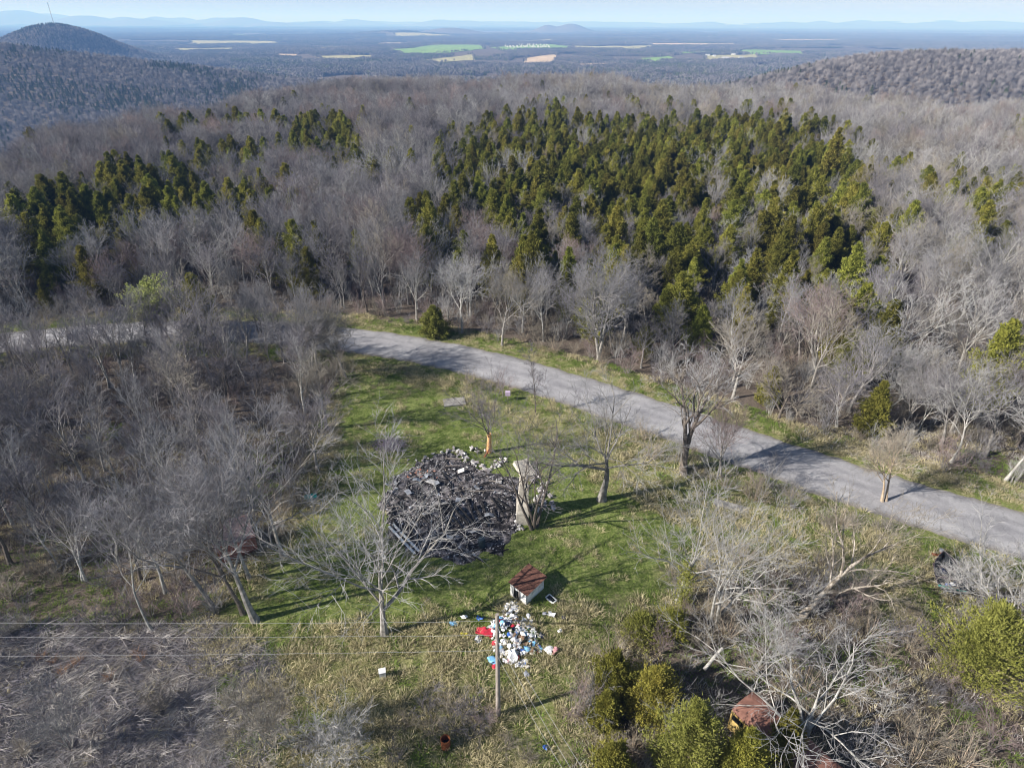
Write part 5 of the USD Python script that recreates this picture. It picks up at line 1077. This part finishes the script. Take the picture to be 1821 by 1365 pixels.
for k, (z, pl, pr, nm) in enumerate(zip(ATT, ((0, 1108), (0, 1132), (0, 1166)), ((1000, 1309), (1028, 1387), (1000, 1365)), ('uppermost', 'middle', 'lowest'))):
    P0 = pb + [-0.20, 0, z]; L = at(*pl, z - 0.55 + pb[2]); R = at(*pr, max(z - 0.9, 2) + pb[2]); pts = []
    for q, far in ((L, 1.6), (R, 1.7)):
        s = np.linspace(0, far, 22)[:, None]; line = P0 + (q - P0) * s; line[:, 2] = P0[2] + (q[2] - P0[2]) * (s[:, 0] * (2.6 - s[:, 0]) / 1.6); pts.append(line)
    pl_ = np.vstack([pts[0][::-1], pts[1][1:]])
    obj('power_line', tubes(pl_[None], np.full((1, len(pl_)), 0.0085), 5), M['wire'], smooth=60, label=f'{nm} wire strung from the utility pole', cat='power line')

# ---------------------------------------------------------------- rusty yellow bus
A, B = np.array([*at(1322, 1232, 2.5)[:2], 0]), np.array([*at(1500, 1390, 2.5)[:2], 0]); ax = unit(B - A); ctr = A + ax * 5.0; rz = math.atan2(ax[1], ax[0])
bus = thing('old_bus', 'abandoned yellow bus with rusty brown roof overgrown by trees', 'bus', (ctr[0], ctr[1], h1(ctr[0], ctr[1]) - 0.45), rz)
th = np.linspace(0, np.pi, 13); prof = [(-1.2, 0.55), *[(-1.2 * math.cos(a) if 0.3 < a < 2.84 else (-1.2 if a < 1 else 1.2), 2.25 + 0.45 * math.sin(a)) for a in th], (1.2, 0.55)]
yz = np.array([(-1.2 * math.cos(a), 2.22 + 0.42 * math.sin(a) ** 0.8) for a in th])
xs = np.array([-5.0, -4.85, -4.4, -2, 0, 2, 4.4, 4.85, 5.0]); sq = np.array([0.80, 0.92, 1, 1, 1, 1, 1, 0.92, 0.80]); dz = np.array([-0.25, -0.08, 0, 0.02, -0.10, 0.02, 0, -0.08, -0.25])
v = np.array([[x, y * s, 2.22 + (z - 2.22) * (s ** 2) + d * (z > 2.3)] for x, s, d in zip(xs, sq, dz) for y, z in yz]); n = len(yz); i, j = np.meshgrid(np.arange(len(xs) - 1), np.arange(n - 1), indexing='ij'); a = (i * n + j).ravel()
f = np.vstack([np.stack([a, a + n, a + n + 1], 1), np.stack([a, a + n + 1, a + 1], 1)]); ends = [[0, k, k + 1] for k in range(1, n - 1)] + [[len(v) - n, len(v) - n + k, len(v) - n + k + 1] for k in range(1, n - 1)]
obj('roof', (v, np.vstack([f, ends])), M['rust_bus'], bus, smooth=40, label='rusty brown roof')
for sy in (-1, 1):
    w = trimesh.creation.box([9.7, 0.06, 1.0]); w.apply_translation([0, sy * 1.17, 1.05]); sp_ = obj('side_panel', w, M['bus_yellow'], bus)
    w = trimesh.creation.box([9.7, 0.06, 0.16]); w.apply_translation([0, sy * 1.17, 2.15]); obj('window_rail', w, M['bus_yellow'], sp_)
    for k in range(11):
        w = trimesh.creation.box([0.12, 0.06, 0.52]); w.apply_translation([-4.79 + k * 0.958, sy * 1.17, 1.81]); obj('window_post', w, M['bus_yellow'], sp_)
    for k in range(10):
        w = trimesh.creation.box([0.83, 0.02, 0.52]); w.apply_translation([-4.31 + k * 0.958, sy * 1.15, 1.81]); obj('window', w, M['glass_dark'], sp_)
    for x in (-3.0, 3.2):
        w = trimesh.creation.cylinder(0.45, 0.24, sections=18); w.apply_transform(trimesh.transformations.rotation_matrix(math.pi / 2, [1, 0, 0])); w.apply_translation([x, sy * 1.0, 0.45]); obj('wheel', w, M['black'], bus)
for sx in (-1, 1):
    w = trimesh.creation.box([0.06, 2.28, 1.65]); w.apply_translation([sx * 4.87, 0, 1.38]); obj('end_panel', w, M['bus_yellow'], bus)

# ---------------------------------------------------------------- dark boat
bow, stern = at(1677, 985, 0.7), at(1694, 1046, 0.7); ax = unit((bow - stern) * [1, 1, 0]); LB = float(np.linalg.norm((bow - stern)[:2])); ctr = (bow + stern) / 2
boat = thing('old_boat', 'old dark open boat lying on the grass near the right end of the road', 'boat', (ctr[0], ctr[1], h1(ctr[0], ctr[1])), math.atan2(ax[1], ax[0]))
st = np.linspace(0, 1, 13); hw = 1.15 * np.minimum(1, (1 - st ** 3.2)) * (0.93 + 0.07 * np.sin(st * 3.1)); hw[-1] = 0.03; xs = (st - 0.5) * LB; sheer = 0.78 + 0.22 * st ** 2; keel = 0.16 + 0.25 * st ** 4
def hull(off):
    v = []
    for x, w_, s_, k_ in zip(xs, hw, sheer, keel):
        w2 = max(w_ - off, 0.01)
        for q, zf in ((-1, 1), (-0.86, 0.45), (-0.45, 0.08), (0, 0), (0.45, 0.08), (0.86, 0.45), (1, 1)): v.append([x + (off if x < 0 else -off) * 0.5, q * w2, k_ + off + (s_ - k_ - off) * zf])
    v = np.array(v); i, j = np.meshgrid(np.arange(12), np.arange(6), indexing='ij'); a = (i * 7 + j).ravel(); f = np.vstack([np.stack([a, a + 7, a + 8], 1), np.stack([a, a + 8, a + 1], 1)]); return v, f
v, f = hull(0.0); obj('hull', (v, np.vstack([f, [[0, k, k + 1] for k in range(1, 6)]])), M['boat_dark'], boat, smooth=40); obj('interior', hull(0.06), M['black'], boat, smooth=40)
for sgn in (-1, 1):
    pts = np.stack([xs, sgn * hw, sheer + 0.01], 1); obj('gunwale', tubes(pts[None], np.full((1, 13), 0.035), 5), M['roof_dark'], boat)
obj('transom_band', bar([xs[0] - 0.03, -1.0, 0.66], [xs[0] - 0.03, 1.0, 0.66], 0.04, 0.16), M['teal'], boat, label='teal band across the stern'); obj('transom_plate', bar([xs[0] - 0.06, -0.25, 0.66], [xs[0] - 0.06, 0.3, 0.66], 0.03, 0.12), M['white_block'], boat)
for x in (-0.8, 0.5): obj('seat', bar([x, -0.98, 0.55], [x, 0.98, 0.55], 0.3, 0.05), M['roof_dark'], boat)
obj('tongue', bar([LB * 0.5 - 0.2, 0, 0.35], [LB * 0.5 + 0.75, 0, 0.4], 0.09, 0.09), M['rust_orange'], boat); w = trimesh.creation.cylinder(0.16, 0.22, sections=12); w.apply_translation([LB * 0.5 + 0.6, 0, 0.55]); obj('winch', w, M['tin'], boat)
obj('bow_brace', bar([LB * 0.5 - 0.1, -0.1, 0.5], [LB * 0.5 + 0.1, 0.75, 0.35], 0.16, 0.12), M['rust_orange'], boat)
for k, (x, y, s, m_) in enumerate([(-1.2, -0.5, 0.22, 'trash_navy'), (-1.6, 0.2, 0.25, 'trash_blue'), (-1.3, -0.2, 0.18, 'trash_white'), (0.1, 0.3, 0.3, 'trash_navy'), (0.4, -0.6, 0.22, 'trash_brown')]):
    v, f = crumple(rg, s); p = ctr + ax * x + np.array([-ax[1], ax[0], 0]) * y; obj('boat_bag', (np.asarray(v) + [p[0], p[1], h1(ctr[0], ctr[1]) + 0.45], f), M[m_], smooth=25, label=['dark bag at the left of the boat stern', 'blue bag in the middle of the boat stern', 'white rag in the boat stern', 'dark tarpaulin lump in the middle of the boat', 'brown sack at the right side of the boat'][k], cat='trash')

# ---------------------------------------------------------------- old red shed under the trees
p = at(420, 985); t = thing('red_shed', 'derelict small red shed with dark roof under the trees left of the lawn', 'shed', (p[0] - 0.4, p[1] + 1.0, h1(p[0], p[1])), 0.55)
for k in range(12):
    w = trimesh.creation.box([0.05, 0.235, 1.9]); w.apply_translation([-1.5, -1.4 + k * 0.255, 0.85 + 0.03 * math.sin(k * 2.3)]); obj('board', w, M['board_red'], t)
for k in range(12):
    w = trimesh.creation.box([0.235, 0.05, 1.9]); w.apply_translation([-1.36 + k * 0.255, -1.53, 0.85 + 0.03 * math.sin(k * 1.7)]); obj('board', w, M['board_red'], t)
w = trimesh.creation.box([2.9, 0.05, 1.9]); w.apply_translation([0, 1.5, 0.85]); obj('back_wall', w, M['board_red'], t)
for k in range(6):
    w = trimesh.creation.box([0.56, 3.4, 0.04]); w.apply_transform(trimesh.transformations.rotation_matrix(0.10, [0, 1, 0])); w.apply_translation([-1.45 + k * 0.555, 0, 2.02 - k * 0.055]); obj('roof_sheet', w, M['roof_dark'], t)

# brush pile, teal tub, mauve box
p = at(694, 795); rgp = np.random.default_rng(97); t = thing('brush_pile', 'purple grey pile of cut sticks on the lawn behind the burnt house', 'brush pile', (p[0], p[1], h1(p[0], p[1])))
N = 420; p0 = np.column_stack([rgp.normal(0, 0.85, N), rgp.normal(0, 0.7, N), rgp.uniform(0, 0.7, N)]); az = rgp.uniform(0, 6.28, N); L = rgp.uniform(0.5, 1.6, N)
obj('sticks', spikes(p0, p0 + np.column_stack([np.cos(az) * L, np.sin(az) * L, rgp.normal(0, 0.25, N)]), rgp.uniform(0.012, 0.035, N)), M['purple_stick'], t, kind='stuff')
p = at(553, 887); t = thing('plastic_tub', 'teal plastic tub lying in the grass left of the burnt house', 'tub', (p[0], p[1], h1(p[0], p[1]) + 0.02), 0.35)
w = frustum([(-0.5, 0.5, -0.26, 0.26, 0.0), (-0.58, 0.58, -0.32, 0.32, 0.28)]); obj('body', w, M['teal'], t); obj('rim', tubes(np.array([[[-0.58, -0.32, 0.29], [0.58, -0.32, 0.29], [0.58, 0.32, 0.29], [-0.58, 0.32, 0.29], [-0.58, -0.30, 0.29]]]), np.full((1, 5), 0.025), 5), M['teal'], t)
p = at(903, 712); t = thing('mailbox', 'small mauve box on a post in the grass near the road', 'box', (p[0], p[1], h1(p[0], p[1]))); obj('post', bar([0, 0, -0.1], [0, 0.001, 0.75], 0.1, 0.1), M['wood_grey'], t); w = trimesh.creation.box([0.6, 0.45, 0.5]); w.apply_translation([0, 0, 1.0]); obj('body', w, M['mauve'], t)
